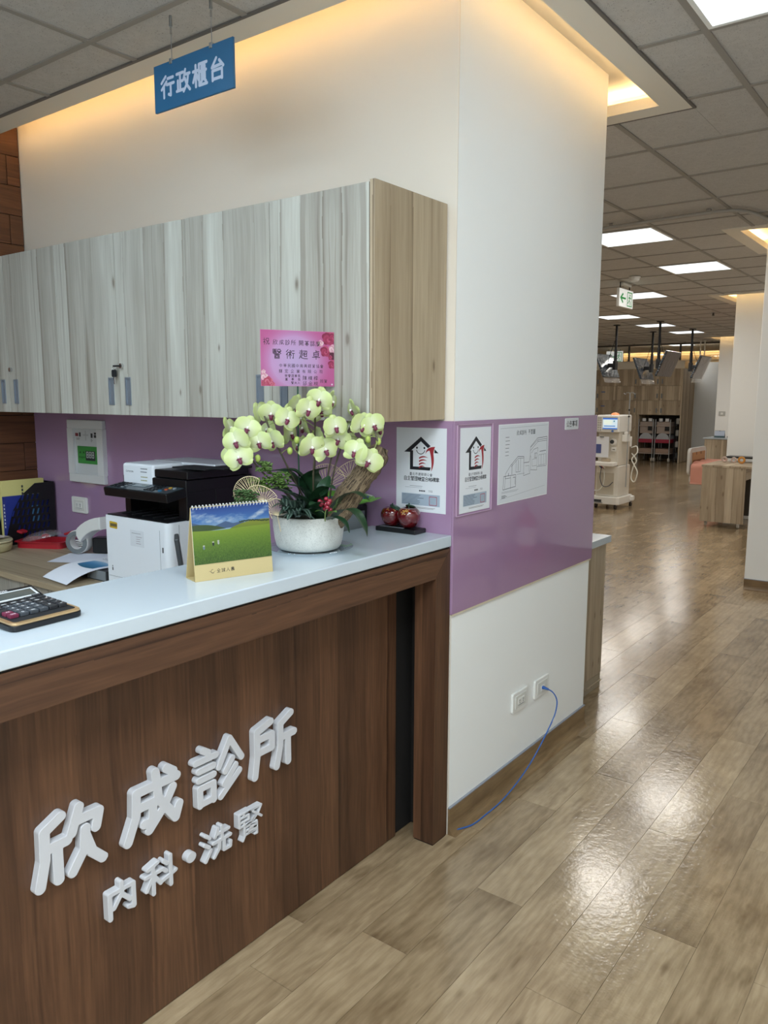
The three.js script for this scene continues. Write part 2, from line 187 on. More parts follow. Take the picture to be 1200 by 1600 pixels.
  '建': '5,15 35,15 10,50 36,50 5,95;10,65 40,90 98,96;48,12 88,12 88,40 48,40;42,26 98,26;48,54 90,54;42,70 98,70;68,2 68,86', '築': 'zhu 0 0 100 100|10,34 45,34;28,34 28,50;10,54 45,48;55,34 88,34 88,52 97,54;60,34 52,54|mu 5 54 95 100', '師': '25,2 18,12;12,14 12,95;12,14 40,14 40,45;12,45 40,45;12,60 42,60 42,92;12,92 42,92;52,10 98,10;75,10 75,98;56,30 56,80;56,30 95,30 95,78 86,75',
};
const parseStrokes = (t) => t.split(';').map((s) => s.trim().split(' ').map((q) => q.split(',').map(Number)));
function strokes(ch) {
  const out = [];
  for (const piece of (CH[ch] ?? '').split('|')) {
    if (/^[a-z]/i.test(piece)) {
      const [n, x0, y0, x1, y1] = piece.split(' ').map((v, i) => (i ? Number(v) : v));
      for (const s of parseStrokes(RAD[n])) out.push(s.map(([x, y]) => [x0 + (x1 - x0) * x / 100, y0 + (y1 - y0) * y / 100]));
    } else if (piece) out.push(...parseStrokes(piece));
  }
  return out;
}
function writeText(x, text, left, top, size, gap, lw, color, sx = 1) {   // onto a canvas
  x.strokeStyle = color; x.lineWidth = lw; x.lineCap = 'round'; x.lineJoin = 'round';
  let at = left;
  for (const ch of text) {
    if (ch !== ' ') for (const s of strokes(ch)) { x.beginPath(); s.forEach(([a, b], i) => (i ? x.lineTo(at + a / 100 * size * sx, top + b / 100 * size) : x.moveTo(at + a / 100 * size * sx, top + b / 100 * size))); x.stroke(); }
    at += (ch === ' ' ? 0.5 : 1) * size * sx + gap;
  }
}
// raised characters: the outline of all strokes thickened by r is traced and extruded
function glyphGeometry(ch, size, r, depth, bevel) {
  const segs = []; for (const s of strokes(ch)) for (let i = 0; i + 1 < s.length; i++) segs.push([...s[i], ...s[i + 1]]);
  if (ch === '・') segs.push([50, 50, 50.1, 50]);
  const N = segs.length > 24 ? 150 : 100, lo = -14, hi = 114, st = (hi - lo) / N, f = (i, j) => {
    const x = lo + i * st, y = lo + j * st; let d = 1e9;
    for (const [a, b, c, e] of segs) { const vx = c - a, vy = e - b, t = Math.max(0, Math.min(1, ((x - a) * vx + (y - b) * vy) / (vx * vx + vy * vy || 1))); d = Math.min(d, Math.hypot(x - a - vx * t, y - b - vy * t)); }
    return r - d;
  };
  const F = []; for (let j = 0; j <= N; j++) { F.push([]); for (let i = 0; i <= N; i++) F[j].push(f(i, j) + 1e-6); }
  const next = new Map(), pt = new Map();
  const edge = (i0, j0, i1, j1) => { const k = i0 < i1 || j0 < j1 ? `${i0},${j0},${i1},${j1}` : `${i1},${j1},${i0},${j0}`; if (!pt.has(k)) { const a = F[j0][i0], b = F[j1][i1], t = a / (a - b); pt.set(k, [lo + (i0 + (i1 - i0) * t) * st, lo + (j0 + (j1 - j0) * t) * st]); } return k; };
  for (let j = 0; j < N; j++) for (let i = 0; i < N; i++) {
    const c = [[i, j], [i + 1, j], [i + 1, j + 1], [i, j + 1]], on = c.map(([a, b]) => F[b][a] > 0), cross = [];
    for (let k = 0; k < 4; k++) { const k2 = (k + 1) % 4; if (on[k] !== on[k2]) cross.push([edge(...c[k], ...c[k2]), on[k]]); }
    const outs = cross.filter((q) => q[1]), ins = cross.filter((q) => !q[1]);   // leaving and entering the inside
    if (outs.length === 1) next.set(outs[0][0], ins[0][0]);
    else if (outs.length === 2) { const k0 = cross.indexOf(outs[0]); next.set(outs[0][0], cross[(k0 + 3) % 4][0]); const k1 = cross.indexOf(outs[1]); next.set(outs[1][0], cross[(k1 + 3) % 4][0]); }
  }
  const loops = [];
  while (next.size) { let k = next.keys().next().value; const loop = []; while (next.has(k)) { loop.push(pt.get(k)); const n = next.get(k); next.delete(k); k = n; } if (loop.length > 6) loops.push(loop); }
  const area = (l) => l.reduce((s, p, i) => { const q = l[(i + 1) % l.length]; return s + p[0] * q[1] - q[0] * p[1]; }, 0) / 2;
  const inside = (p, l) => { let c = false; for (let i = 0, j = l.length - 1; i < l.length; j = i++) if ((l[i][1] > p[1]) !== (l[j][1] > p[1]) && p[0] < (l[j][0] - l[i][0]) * (p[1] - l[i][1]) / (l[j][1] - l[i][1]) + l[i][0]) c = !c; return c; };
  const thin = (l) => l.filter((p, i) => { const a = l[(i + l.length - 1) % l.length], b = l[(i + 1) % l.length]; return Math.abs((b[0] - a[0]) * (p[1] - a[1]) - (b[1] - a[1]) * (p[0] - a[0])) / (Math.hypot(b[0] - a[0], b[1] - a[1]) || 1) > 0.02; });
  const V = (l) => thin(l).map(([x, y]) => new THREE.Vector2((x / 100 - 0.5) * size, (0.5 - y / 100) * size));
  const sorted = loops.map((l) => ({ l, a: Math.abs(area(l)), depth: loops.filter((m) => m !== l && inside(l[0], m)).length }));
  const shapes = sorted.filter((q) => q.depth % 2 === 0).map((q) => { const s = new THREE.Shape(V(q.l)); for (const h of sorted) if (h.depth === q.depth + 1 && inside(h.l[0], q.l)) s.holes.push(new THREE.Path(V(h.l))); return s; });
  return new THREE.ExtrudeGeometry(shapes, { depth, bevelEnabled: true, bevelSize: bevel, bevelThickness: bevel, bevelSegments: 1, bevelOffset: -bevel, curveSegments: 1 });
}
// ---------------------------------------------------------------- the setting
const XL = -2.585, XR = 2.25, ZB = 4.0, GLASS_Z = -16.95, FAR_Z = -21;
const inFrame = (x, y, z, m = 1.15) => { const v = new THREE.Vector3(x, y, z).applyMatrix4(camera.matrixWorldInverse); if (v.z > -0.3) return false; v.applyMatrix4(camera.projectionMatrix); return Math.abs(v.x) < m && Math.abs(v.y) < m; };
camera.updateProjectionMatrix(); camera.matrixWorldInverse.copy(camera.matrixWorld).invert();

// floor: planks where they can be told apart, a printed sheet beyond
{
  const floor = structGroup('floor');
  const far = pixelTex(1024, 1024, (i, j) => {
    const u = i / 1024 * 3.9, v = j / 1024 * 1.28, row = Math.floor(v / 0.16), off = [0, 0.61, 0.27, 0.8, 0.44, 0.13, 0.7, 0.33][row] * 0.975, n = Math.floor((u + off) / 0.975) % 4, fu = ((u + off) % 0.975), fv = v - row * 0.16;
    const c = plankPixel(fu + n * 2.3, fv + row * 1.7, 300 + row * 5 + n, floorTones[(row * 5 + n * 3 + 1) % 6]);
    const e = Math.min(fv, 0.16 - fv, fu, 0.975 - fu); return e < 0.0018 ? mix3(c, [92, 78, 60], 0.55) : c;
  }, { wrap: THREE.RepeatWrapping });
  far.repeat.set(1 / 3.9, 1 / 1.28);
  const bump = bumpTex.clone(); bump.wrapS = bump.wrapT = THREE.MirroredRepeatWrapping; bump.repeat.set(1 / 0.8, 1 / 0.8);
  const floorMat = (map) => phy(0xffffff, 0.18, { map, bumpMap: bump, bumpScale: 0.0009, clearcoat: 0.3, clearcoatRoughness: 0.13 });
  const gFar = span(-8, 2.35, -0.12, -0.003, FAR_Z - 0.2, ZB + 0.1, 0); { const p = gFar.attributes.position, uv = gFar.attributes.uv; for (let i = 0; i < p.count; i++) uv.setXY(i, p.getZ(i), p.getX(i)); }
  mesh('vinyl_sheet', gFar, floorMat(far), floor);
  const mats = plankTex.map(floorMat), L = 0.975, W = 0.16, gap = 0.0012;
  const plankGeo = [0, 1, 2].map((k) => { const g = new THREE.BoxGeometry(W - gap, 0.003, L - gap); const p = g.attributes.position, uv = g.attributes.uv; for (let i = 0; i < p.count; i++) uv.setXY(i, p.getZ(i) * (k === 1 ? -1 : 1) + L / 2, p.getX(i) * (k === 2 ? -1 : 1) + W / 2); return g; });
  const ends = { '-2': 0.665, '-1': 0.884, 0: -0.388, 1: 0.203, 2: -0.186, 3: 0.498, 4: 0.068, 5: -0.565, 6: 0.113 };
  for (let r = -15; r < 13; r++) {
    const x = 0.08 + W * (r + 0.5); if (x > XR - 0.02) continue;
    const e0 = ends[r] ?? hash(r, 3, 8) * L;
    for (let k = -4; k < 8; k++) {
      const z = e0 - L * (k + 0.5); if (z < -5.6 || z > 2.2) continue;
      if (x < -0.16 && z > -1.5) continue;
      if (![-0.5, 0, 0.5].some((q) => inFrame(x, 0, z + q * L, 1.1))) continue;
      const h = hash(r, k, 77); const m = mesh('plank', plankGeo[Math.floor(h * 3)], mats[Math.floor(hash(r, k, 5) * 6)], floor, [x, -0.0015, z]);
      m.receiveShadow = true;
    }
  }
}

// ceiling: tiles in a tee grid, cut round the cove recesses
const PITX = 0.597, PITZ = 0.611, GX = 0.512, GZ = -0.78;
const RECESS = [
  { o: [XL, 0.155, -1.389, 0.13], sides: 'frb' }, { o: [-0.2, 1.06, -5.41, -4.37], sides: 'flb' },
  { o: [-1.364, -0.25, -9.4, -8.37], sides: 'flb' }, { o: [-3.36, -2.3, -16.45, -15.57], sides: 'flb' },
];
const BORDER = 0.11;
const panelAt = [[0, 1, 2], [-3, 4], [-3, 7], [-3, 10], [-5, 13], [-7, 17], [-7, 20], [-7, 23], [-9, 7], [-9, 13], [-12, 20], [-10, 17], [0, 13], [0, 20], [-4, 23], [-9, 29],
  [0, -2, 15], [1, -2, 15], [0, -5, 26], [1, -5, 26], [1, -4, 22], [-3, -2, 7], [-4, -4, 10], [-2, -4, 11], [-3, -6, 14]];   // cell i, cell k, own brightness; this row is unseen, added as fill light
const cellX = (i) => GX + PITX * i, cellZ = (k) => GZ - PITZ * (k - 1);   // cell (i, k) runs from cellX(i) to cellX(i+1) and from cellZ(k) up to cellZ(k) + PITZ
const isPanel = (i, k) => panelAt.some((q) => q[0] === i && q[1] === k);
{
  const ceiling = structGroup('ceiling');
  mesh('slab', span(-8, XR + 0.1, 3.02, 3.12, FAR_Z - 0.2, ZB + 0.1, 0), M.plaster, ceiling);
  const outer = RECESS.map((q, n) => [q.o[0] - (n ? BORDER : 0), q.o[1] + BORDER, q.o[2] - BORDER, q.o[3] + BORDER]);
  const blocked = [...outer, [-8, 0.0, -1.195, 0]];
  const cut = (r, b) => { const [x0, x1, z0, z1] = r, a0 = Math.max(x0, b[0]), a1 = Math.min(x1, b[1]), c0 = Math.max(z0, b[2]), c1 = Math.min(z1, b[3]); if (a0 >= a1 || c0 >= c1) return [r]; return [[x0, a0, z0, z1], [a1, x1, z0, z1], [a0, a1, z0, c0], [a0, a1, c1, z1]].filter((q) => q[1] - q[0] > 0.012 && q[3] - q[2] > 0.012); };
  const full = metric(new THREE.BoxGeometry(PITX - 0.022, 0.012, PITZ - 0.022)), parts = [], rest = [];
  for (let i = -13; i <= 2; i++) for (let k = -6; k <= 27; k++) {
    const x0 = cellX(i), x1 = Math.min(x0 + PITX, XR), z0 = Math.max(cellZ(k), GLASS_Z + 0.05), z1 = Math.min(cellZ(k) + PITZ, ZB); if (isPanel(i, k) || x1 <= x0 || z1 <= z0) continue;
    if (x0 < XL && z0 > -0.6) continue;
    let pieces = [[Math.max(x0, z0 > -0.6 ? XL : -8), x1, z0, z1]];
    for (const b of blocked) pieces = pieces.flatMap((r) => cut(r, b));
    for (const [a, b, c, d] of pieces) {
      const ga = Math.abs(a - x0) < 1e-6 ? 0.011 : 0.0005, gb = Math.abs(b - x1) < 1e-6 ? 0.011 : 0.0005, gc = Math.abs(c - z0) < 1e-6 ? 0.011 : 0.0005, gd = Math.abs(d - z1) < 1e-6 ? 0.011 : 0.0005, w = b - a - ga - gb, l = d - c - gc - gd; if (w < 0.01 || l < 0.01) continue;
      const whole = Math.abs(w - PITX + 0.022) < 1e-4 && Math.abs(l - PITZ + 0.022) < 1e-4, cx = (a + ga + b - gb) / 2, cz = (c + gc + d - gd) / 2;
      const seen = inFrame(cx, CEIL, cz, 1.25), dist = Math.hypot(cx - camera.position.x, cz - camera.position.z);
      (seen && dist < 11 ? parts : rest).push({ cx, cz, w, l, whole, dist });
    }
  }
  parts.sort((p, q) => p.dist - q.dist);
  for (const t of parts.slice(0, 290)) mesh('ceiling_tile', t.whole ? full : metric(new THREE.BoxGeometry(t.w, 0.012, t.l)), M.ceilTile, ceiling, [t.cx, CEIL + 0.0105, t.cz]);
  const more = [...parts.slice(290), ...rest];
  const stuff = mesh('distant_ceiling_tiles', merge(more.map((t) => tr(metric(new THREE.BoxGeometry(t.w, 0.012, t.l)), t.cx, CEIL + 0.0105, t.cz))), M.ceilTile, ceiling); stuff.userData.kind = 'stuff';
  // tee bars: long runners along z, cross bars along x, broken where a recess is cut out
  const bars = { long: [], cross: [] };
  const barPieces = (r) => { let p = [r]; for (const b of blocked) p = p.flatMap((q) => cut(q, b)); return p; };
  for (let i = -13; i <= 3; i++) { const x = cellX(i); if (x > XR) continue; for (const r of barPieces([x - 0.012, x + 0.012, GLASS_Z + 0.05, x < XL ? -1.2 : ZB])) if (r[3] - r[2] > 0.05) bars.long.push(span(r[0], r[1], CEIL - 0.001, CEIL + 0.016, r[2], r[3], 0)); }
  for (let k = -7; k <= 28; k++) { const z = cellZ(k); if (z < GLASS_Z + 0.05 || z > ZB) continue; for (const r of barPieces([z > -1.2 ? XL : -8, XR, z - 0.012, z + 0.012])) if (r[1] - r[0] > 0.05) bars.cross.push(span(r[0], r[1], CEIL - 0.0006, CEIL + 0.016, r[2], r[3], 0)); }
  for (const g of bars.long) mesh('runner_bar', g, M.tee, ceiling);
  for (const g of bars.cross) mesh('cross_bar', g, M.tee, ceiling);
  // plaster borders, upstands and raised tops of the recesses
  RECESS.forEach((q, n) => {
    const [x0, x1, z0, z1] = q.o, [a, b, c, d] = outer[n], e = 0.13, xl = n ? x0 - e : x0;
    const add = (name, ...s) => mesh(name, span(...s, 0), M.plaster, ceiling);
    add('recess_border', a, b, CEIL - 0.002, CEIL + 0.016, z1, d); add('recess_border', x1, b, CEIL - 0.002, CEIL + 0.016, z0, z1); add('recess_border', a, b, CEIL - 0.002, CEIL + 0.016, c, z0); if (n) add('recess_border', a, x0, CEIL - 0.002, CEIL + 0.016, z0, z1);
    add('recess_upstand', xl, x1, CEIL + 0.016, CEIL + 0.045, z1, z1 + 0.01); add('recess_upstand', x1, x1 + 0.01, CEIL + 0.016, CEIL + 0.045, z0, z1); add('recess_upstand', xl, x1, CEIL + 0.016, CEIL + 0.045, z0 - 0.01, z0); if (n) add('recess_upstand', x0 - 0.01, x0, CEIL + 0.016, CEIL + 0.045, z0, z1);
    add('recess_top', xl - 0.01, x1 + e + 0.01, 2.9, 2.92, z0 - e - 0.01, z1 + e + 0.01);
    add('recess_side', xl, x1 + e, CEIL + 0.016, 2.9, z1 + e, z1 + e + 0.01); add('recess_side', x1 + e, x1 + e + 0.01, CEIL + 0.016, 2.9, z0 - e, z1 + e); add('recess_side', xl, x1 + e, CEIL + 0.016, 2.9, z0 - e - 0.01, z0 - e); if (n) add('recess_side', x0 - e - 0.01, x0 - e, CEIL + 0.016, 2.9, z0 - e, z1 + e);
    if (n < 1) { // dark shadow joint between border and tiles
      mesh('shadow_joint', merge([span(XL, b + 0.012, CEIL - 0.003, CEIL + 0.012, d, d + 0.012, 0), span(b, b + 0.012, CEIL - 0.003, CEIL + 0.012, c, d, 0), span(XL, b + 0.012, CEIL - 0.003, CEIL + 0.012, c - 0.012, c, 0)]), std(0x6f6a66, 0.7), ceiling);
    }
  });
  mesh('plaster_field', span(-8, 1.3, CEIL, CEIL + 0.02, FAR_Z, GLASS_Z + 0.05, 0), M.plaster, ceiling);
}

// walls
struct('wall_back', span(-8, 0, 0, 2.905, -1.195, -0.004, 0), M.white);                       // the block behind the reception; its end is the white column face
struct('wall_reception', span(XL, 0, 0, 2.905, -0.004, 0, 0), M.cream);  // a white wall; the warm cast of the cove is put into its colour
struct('wall_front', span(XL - 0.1, XR + 0.1, 0, 3.03, ZB, ZB + 0.1, 0), M.white);
struct('wall_right', span(XR, XR + 0.1, 0, 3.03, -4.93, ZB, 0), M.white);
struct('wall_right_return', span(0.86, XR + 0.1, 0, 3.03, -5.03, -4.93, 0), M.white);
struct('wall_hall_right', span(1.2, 1.3, 0, 3.03, FAR_Z, -5.03, 0), M.white);
struct('wall_hall_left', span(-8.1, -8, 0, 3.03, FAR_Z, -1.195, 0), M.white);
struct('wall_far', span(-8, 1.3, 0, 3.03, FAR_Z - 0.1, FAR_Z, 0), std(0xefe2c8, 0.8));
struct('wall_partition', span(-4.27, 1.2, 0, 2.38, -17.95, -17.85, 0), std(0xd6dbde, 0.8));
struct('wall_header', span(-8, -4.27, 2.215, 2.38, -17.0, -16.9, 0), std(0xe6e0d2, 0.8));
const pillar = (n, x0, x1, z0, z1) => struct('pillar_' + n, span(x0, x1, 0, 2.905, z0, z1, 0.004), M.white);
pillar(1, -0.04, 0.9, -5.3, -4.555); pillar(2, -1.2, -0.4, -9.25, -8.55); pillar(3, -3.2, -2.45, -16.3, -15.72);
{ // brown wood tiles of the wall at the left end of the reception, every board a piece with an open joint
  const wall = structGroup('wall_left');
  mesh('wall_core', span(XL - 0.12, XL - 0.012, 0, 3.03, 0, ZB, 0), M.dark, wall);
  const hgt = 0.1424, y00 = 2.729 - hgt * 19;
  for (let r = 0; r < 21; r++) {
    const y0 = Math.max(0.002, y00 + r * hgt), y1 = Math.min(2.99, y00 + (r + 1) * hgt); if (y1 - y0 < 0.02) continue;
    let z = (r % 2 === 0 ? 0.07 : 0.37) - 1.2;
    while (z < ZB) { const a = Math.max(z, 0.001), b = Math.min(z + 0.6, ZB); if (b - a > 0.03) mesh('wall_tile', span(XL - 0.012, XL, y0 + 0.0015, y1 - 0.0015, a + 0.0015, b - 0.0015, 0.001, 'z', hash(r, Math.round(z * 9), 3) * 2, hash(r, Math.round(z * 9), 4)), M.tileWood, wall); z += 0.6; }
  }
}
{ // skirting: floor vinyl run up the wall with a coved foot and a grey cap strip
  const prof = (h) => { const s = new THREE.Shape(); s.moveTo(0, 0); s.lineTo(0.034, 0); s.quadraticCurveTo(0.008, 0.003, 0.006, 0.034); s.lineTo(0.006, h); s.lineTo(0, h); s.closePath(); return s; };
  const sk = (n, len, p, turn, h = 0.098) => {
    const g = structGroup('baseboard_' + n, p); g.rotation.y = turn;
    const q = extrude(prof(h), len); metric(q, 'z'); { const uv = q.attributes.uv, P = q.attributes.position; for (let i = 0; i < P.count; i++) uv.setXY(i, P.getZ(i), P.getY(i) - P.getX(i)); }
    mesh('skirting', q, phy(0xd8ccba, 0.4, { map: plankTex[1] }), g);
    mesh('cap_strip', span(0, 0.009, h, h + 0.005, 0, len, 0.001), std(0x8f939d, 0.6), g);
  };
  sk('column', 1.2, [0, 0, -1.2], 0);
  sk('column_end', 0.12, [-0.12, 0, -1.195], Math.PI / 2 * 1);
  sk('pillar', 0.94, [0.9, 0, -4.555], -Math.PI / 2, 0.085);
  sk('right', ZB + 4.9, [XR, 0, ZB], Math.PI);
  sk('right_return', 1.35, [XR, 0, -4.93], -Math.PI / 2);
}
// clerestory glazing above the far cabinets
{
  const w = structGroup('window_1', [0, 0, GLASS_Z]);
  for (const [a, b] of [[-8, -5.62], [-5.58, -4.4], [-4.36, -2.5]]) mesh('pane', span(a, b, 2.38, 2.76, -0.004, 0.004, 0), M.glass, w);
  for (const x of [-5.6, -4.38]) mesh('mullion', span(x - 0.02, x + 0.02, 2.38, 2.76, -0.02, 0.02, 0.003), M.darkGrey, w);
  mesh('head_rail', span(-8, 1.2, 2.76, 2.8, -0.03, 0.03, 0.002), std(0x5d5852, 0.6), w);
  mesh('sill_rail', span(-8, -2.5, 2.38, 2.4, -0.03, 0.03, 0.002), std(0xcfc8ba, 0.6), w);
}

// ---------------------------------------------------------------- lamps
const glowMat = new THREE.MeshStandardMaterial({ color: 0xffffff, emissive: PANEL_COLOR, emissiveIntensity: PANEL_GLOW, roughness: 0.6 });
const panelLabels = {
  '0,1': 'nearest square white LED ceiling panel, cut by the top right corner of the photo', '-3,4': 'square LED ceiling panel half hidden behind the white column',
  '-3,7': 'large square LED panel just beyond the curved curtain track', '-3,10': 'square LED ceiling panel next along towards the second pillar', '-5,13': 'square LED ceiling panel right beside the hanging exit sign',
  '-9,29': 'square LED ceiling panel seen through the clerestory glass, beyond the cabinets', '-4,23': 'square LED ceiling panel beside the far pillar, near the white rods', '-12,20': 'square LED ceiling panel just right of the column, far down the hall', '-7,17': 'square LED ceiling panel above the leftmost hanging television pole', '-7,20': 'square LED ceiling panel crossed by the second pair of television poles', '-7,23': 'square LED ceiling panel behind the rightmost hanging television pole',
};
for (const [i, k, own] of panelAt) {
  const x = cellX(i) + PITX / 2, z = cellZ(k) + PITZ / 2, key = i + ',' + k;
  const t = thing('ceiling_light_panel', panelLabels[key] ?? 'unseen square flush white LED ceiling panel, added for its light', 'ceiling light', [x, k > 27 ? CEIL - 0.008 : CEIL, z], 0, 'square LED ceiling panels');
  mesh('frame', merge([span(-0.285, 0.285, -0.003, 0.012, -0.292, -0.275, 0), span(-0.285, 0.285, -0.003, 0.012, 0.275, 0.292, 0), span(-0.285, -0.268, -0.003, 0.012, -0.275, 0.275, 0), span(0.268, 0.285, -0.003, 0.012, -0.275, 0.275, 0)]), M.white, t);
  mesh('diffuser', span(-0.268, 0.268, 0.0, 0.006, -0.275, 0.275, 0), glowMat, t);
  mesh('housing', span(-0.28, 0.28, 0.007, 0.05, -0.286, 0.286, 0), M.tee, t);
  const hall = k > 1, l = new THREE.RectAreaLight(hall ? HALL_COLOR : i < -1 ? DESK_COLOR : PANEL_COLOR, own ?? (hall ? HALL_LIGHT : PANEL_LIGHT), 0.53, 0.54); l.name = 'panel_lamp'; l.position.y = -0.004; l.rotation.x = -Math.PI / 2; t.add(l);
}
{
  const ledMat = new THREE.MeshStandardMaterial({ color: 0xffffff, emissive: COVE_COLOR, emissiveIntensity: COVE_GLOW, roughness: 0.6 });
  const strip = (label, len, p, turn, own) => {
    const t = thing('cove_light_strip', label, 'strip light', p, turn, 'warm LED strips in the ceiling recesses');
    mesh('led_strip', tr(box(len, 0.008, 0.02, 0), 0, 0.004, 0), ledMat, t);
    mesh('channel', tr(box(len, 0.004, 0.026, 0), 0, -0.002, 0), M.steel, t);
    const l = new THREE.RectAreaLight(COVE_COLOR, own ?? COVE_LIGHT, len, 0.02); l.name = 'cove_lamp'; l.position.y = 0.0095; l.rotation.x = Math.PI / 2; t.add(l);
  };
  const names = ['reception column', 'near right pillar', 'second pillar', 'far pillar'];
  RECESS.forEach((q, n) => {
    const [x0, x1, z0, z1] = q.o, o = 0.05, y = CEIL + 0.021, L = x1 - x0, D = z1 - z0;
    strip('warm LED strip along the front of the ceiling recess at the ' + names[n], L - 0.02, [(x0 + x1) / 2, y, z1 + o], 0);
    if (q.sides.includes('r')) strip('warm LED strip along the hall side of the ceiling recess at the ' + names[n], D, [x1 + o, y, (z0 + z1) / 2], Math.PI / 2);
    if (q.sides.includes('l')) strip('warm LED strip along the left of the ceiling recess at the ' + names[n], D, [x0 - o, y, (z0 + z1) / 2], -Math.PI / 2);
    strip('warm LED strip along the back of the ceiling recess at the ' + names[n], L - 0.02, [(x0 + x1) / 2, y, z0 - o], Math.PI);
  });
  strip('warm LED strip washing the far wall behind the clerestory glass', 6, [-4.5, 2.72, FAR_Z + 0.12], 0, 26);
}
// ---------------------------------------------------------------- joinery of the reception
{ // back-painted glass panels
  const a = thing('splashback_panel', 'glossy purple glass panel on the wall under the upper cabinets', 'wall panel', [0, 0, 0], 0);
  mesh('glass_sheet', span(XL + 0.001, 0.0, 0.81, 1.469, 0.0005, 0.006, 0.0015), M.purple, a);
  const b = thing('column_panel', 'glossy purple glass panel wrapped across the white column face', 'wall panel');
  mesh('glass_sheet', span(0.0005, 0.008, 0.811, 1.469, -1.207, 0.006, 0.0015), M.purple, b);
  mesh('sealant_bead', span(0.0005, 0.006, 0.803, 0.811, -1.2, 0, 0.001), M.sealant, b);
}
{ // reception counter
  const c = thing('reception_counter', 'dark walnut reception counter with a white stone top', 'counter');
  const sideways = (g) => { g.rotateY(-Math.PI / 2); return g; };
  mesh('countertop', span(-0.335, 0.004, 1.049, 1.0875, 0.0075, 2.25, 0.004), M.quartz, c);
  mesh('shadow_gap', span(-0.3, -0.004, 1.044, 1.049, 0.009, 2.24, 0), M.dark, c);
  mesh('apron', metric(sideways(extrude(poly([[0.009, 1.043], [2.24, 1.044], [2.24, 0.952], [0.097, 0.952]]), 0.083)), 'z', 0.3, 0.1), M.walnut, c);
  mesh('corner_post', metric(sideways(extrude(poly([[0.008, 1.043], [0.0955, 0.951], [0.0955, 0.006], [0.008, 0.006]]), 0.083)), 'y', 0.7, 0), M.walnut, c);
  mesh('post_shadow', span(-0.08, -0.003, 0, 0.006, 0.009, 0.092, 0), M.dark, c);  // dark slab drawn as the shadow in the gap under the post
  mesh('front_panel', span(-0.16, -0.142, 0.003, 1.044, 0.122, 2.24, 0.001, 'y', 0.1, 0.2), M.walnut, c);
  mesh('gap_shade_board', span(-0.17, -0.152, 0.003, 1.044, 0.009, 0.122, 0), M.dark, c);  // dark board standing in for the shaded gap beside the post
  mesh('gap_shade_return', span(-0.155, -0.075, 0.003, 1.043, 0.0085, 0.012, 0), M.dark, c);  // dark strip added to carry that shade across the wall
  mesh('carcass', span(-0.305, -0.17, 0, 1.044, 0.009, 2.24, 0), M.oak, c);
  mesh('inner_worktop', span(-0.66, -0.337, 0.785, 0.81, 0.6, 2.25, 0.002, 'z'), M.oak2, c); mesh('worktop_bracket', span(-0.64, -0.31, 0.0, 0.785, 2.1, 2.12, 0.001), M.oak2, c);
  mesh('end_post', span(-0.083, 0, 0, 1.044, 2.15, 2.24, 0.001), M.walnut, c);
}
{ // raised lettering on the counter front
  const sign = (label, list, size, wide, y, r, x = -0.142) => {
    const t = thing('clinic_sign', label, 'sign', [x, y, 0], Math.PI / 2);
    for (const [ch, z, rad, dy] of list) { const g = glyphGeometry(ch, size, rad ?? r, 0.0185, 0.0011); g.scale(wide, 1, 1); const m = mesh(ch === '・' ? 'dot' : 'character', g, M.letter, t, [-z, dy ?? 0, 0.0018]); }
  };
  sign('large raised white characters of the clinic name on the walnut counter front', [['欣', 1.362, 7.8], ['成', 1.144, 7.8], ['診', 0.934, 6.1], ['所', 0.729, 7.2]], 0.153, 1.07, 0.579, 6.4);
  sign('small raised white characters with a dot under the clinic name', [['內', 1.241, 7], ['科', 1.130, 6.4], ['・', 1.036, 17], ['洗', 0.947, 6.2], ['腎', 0.829, 4.2]], 0.082, 1.12, 0.381, 6);
}
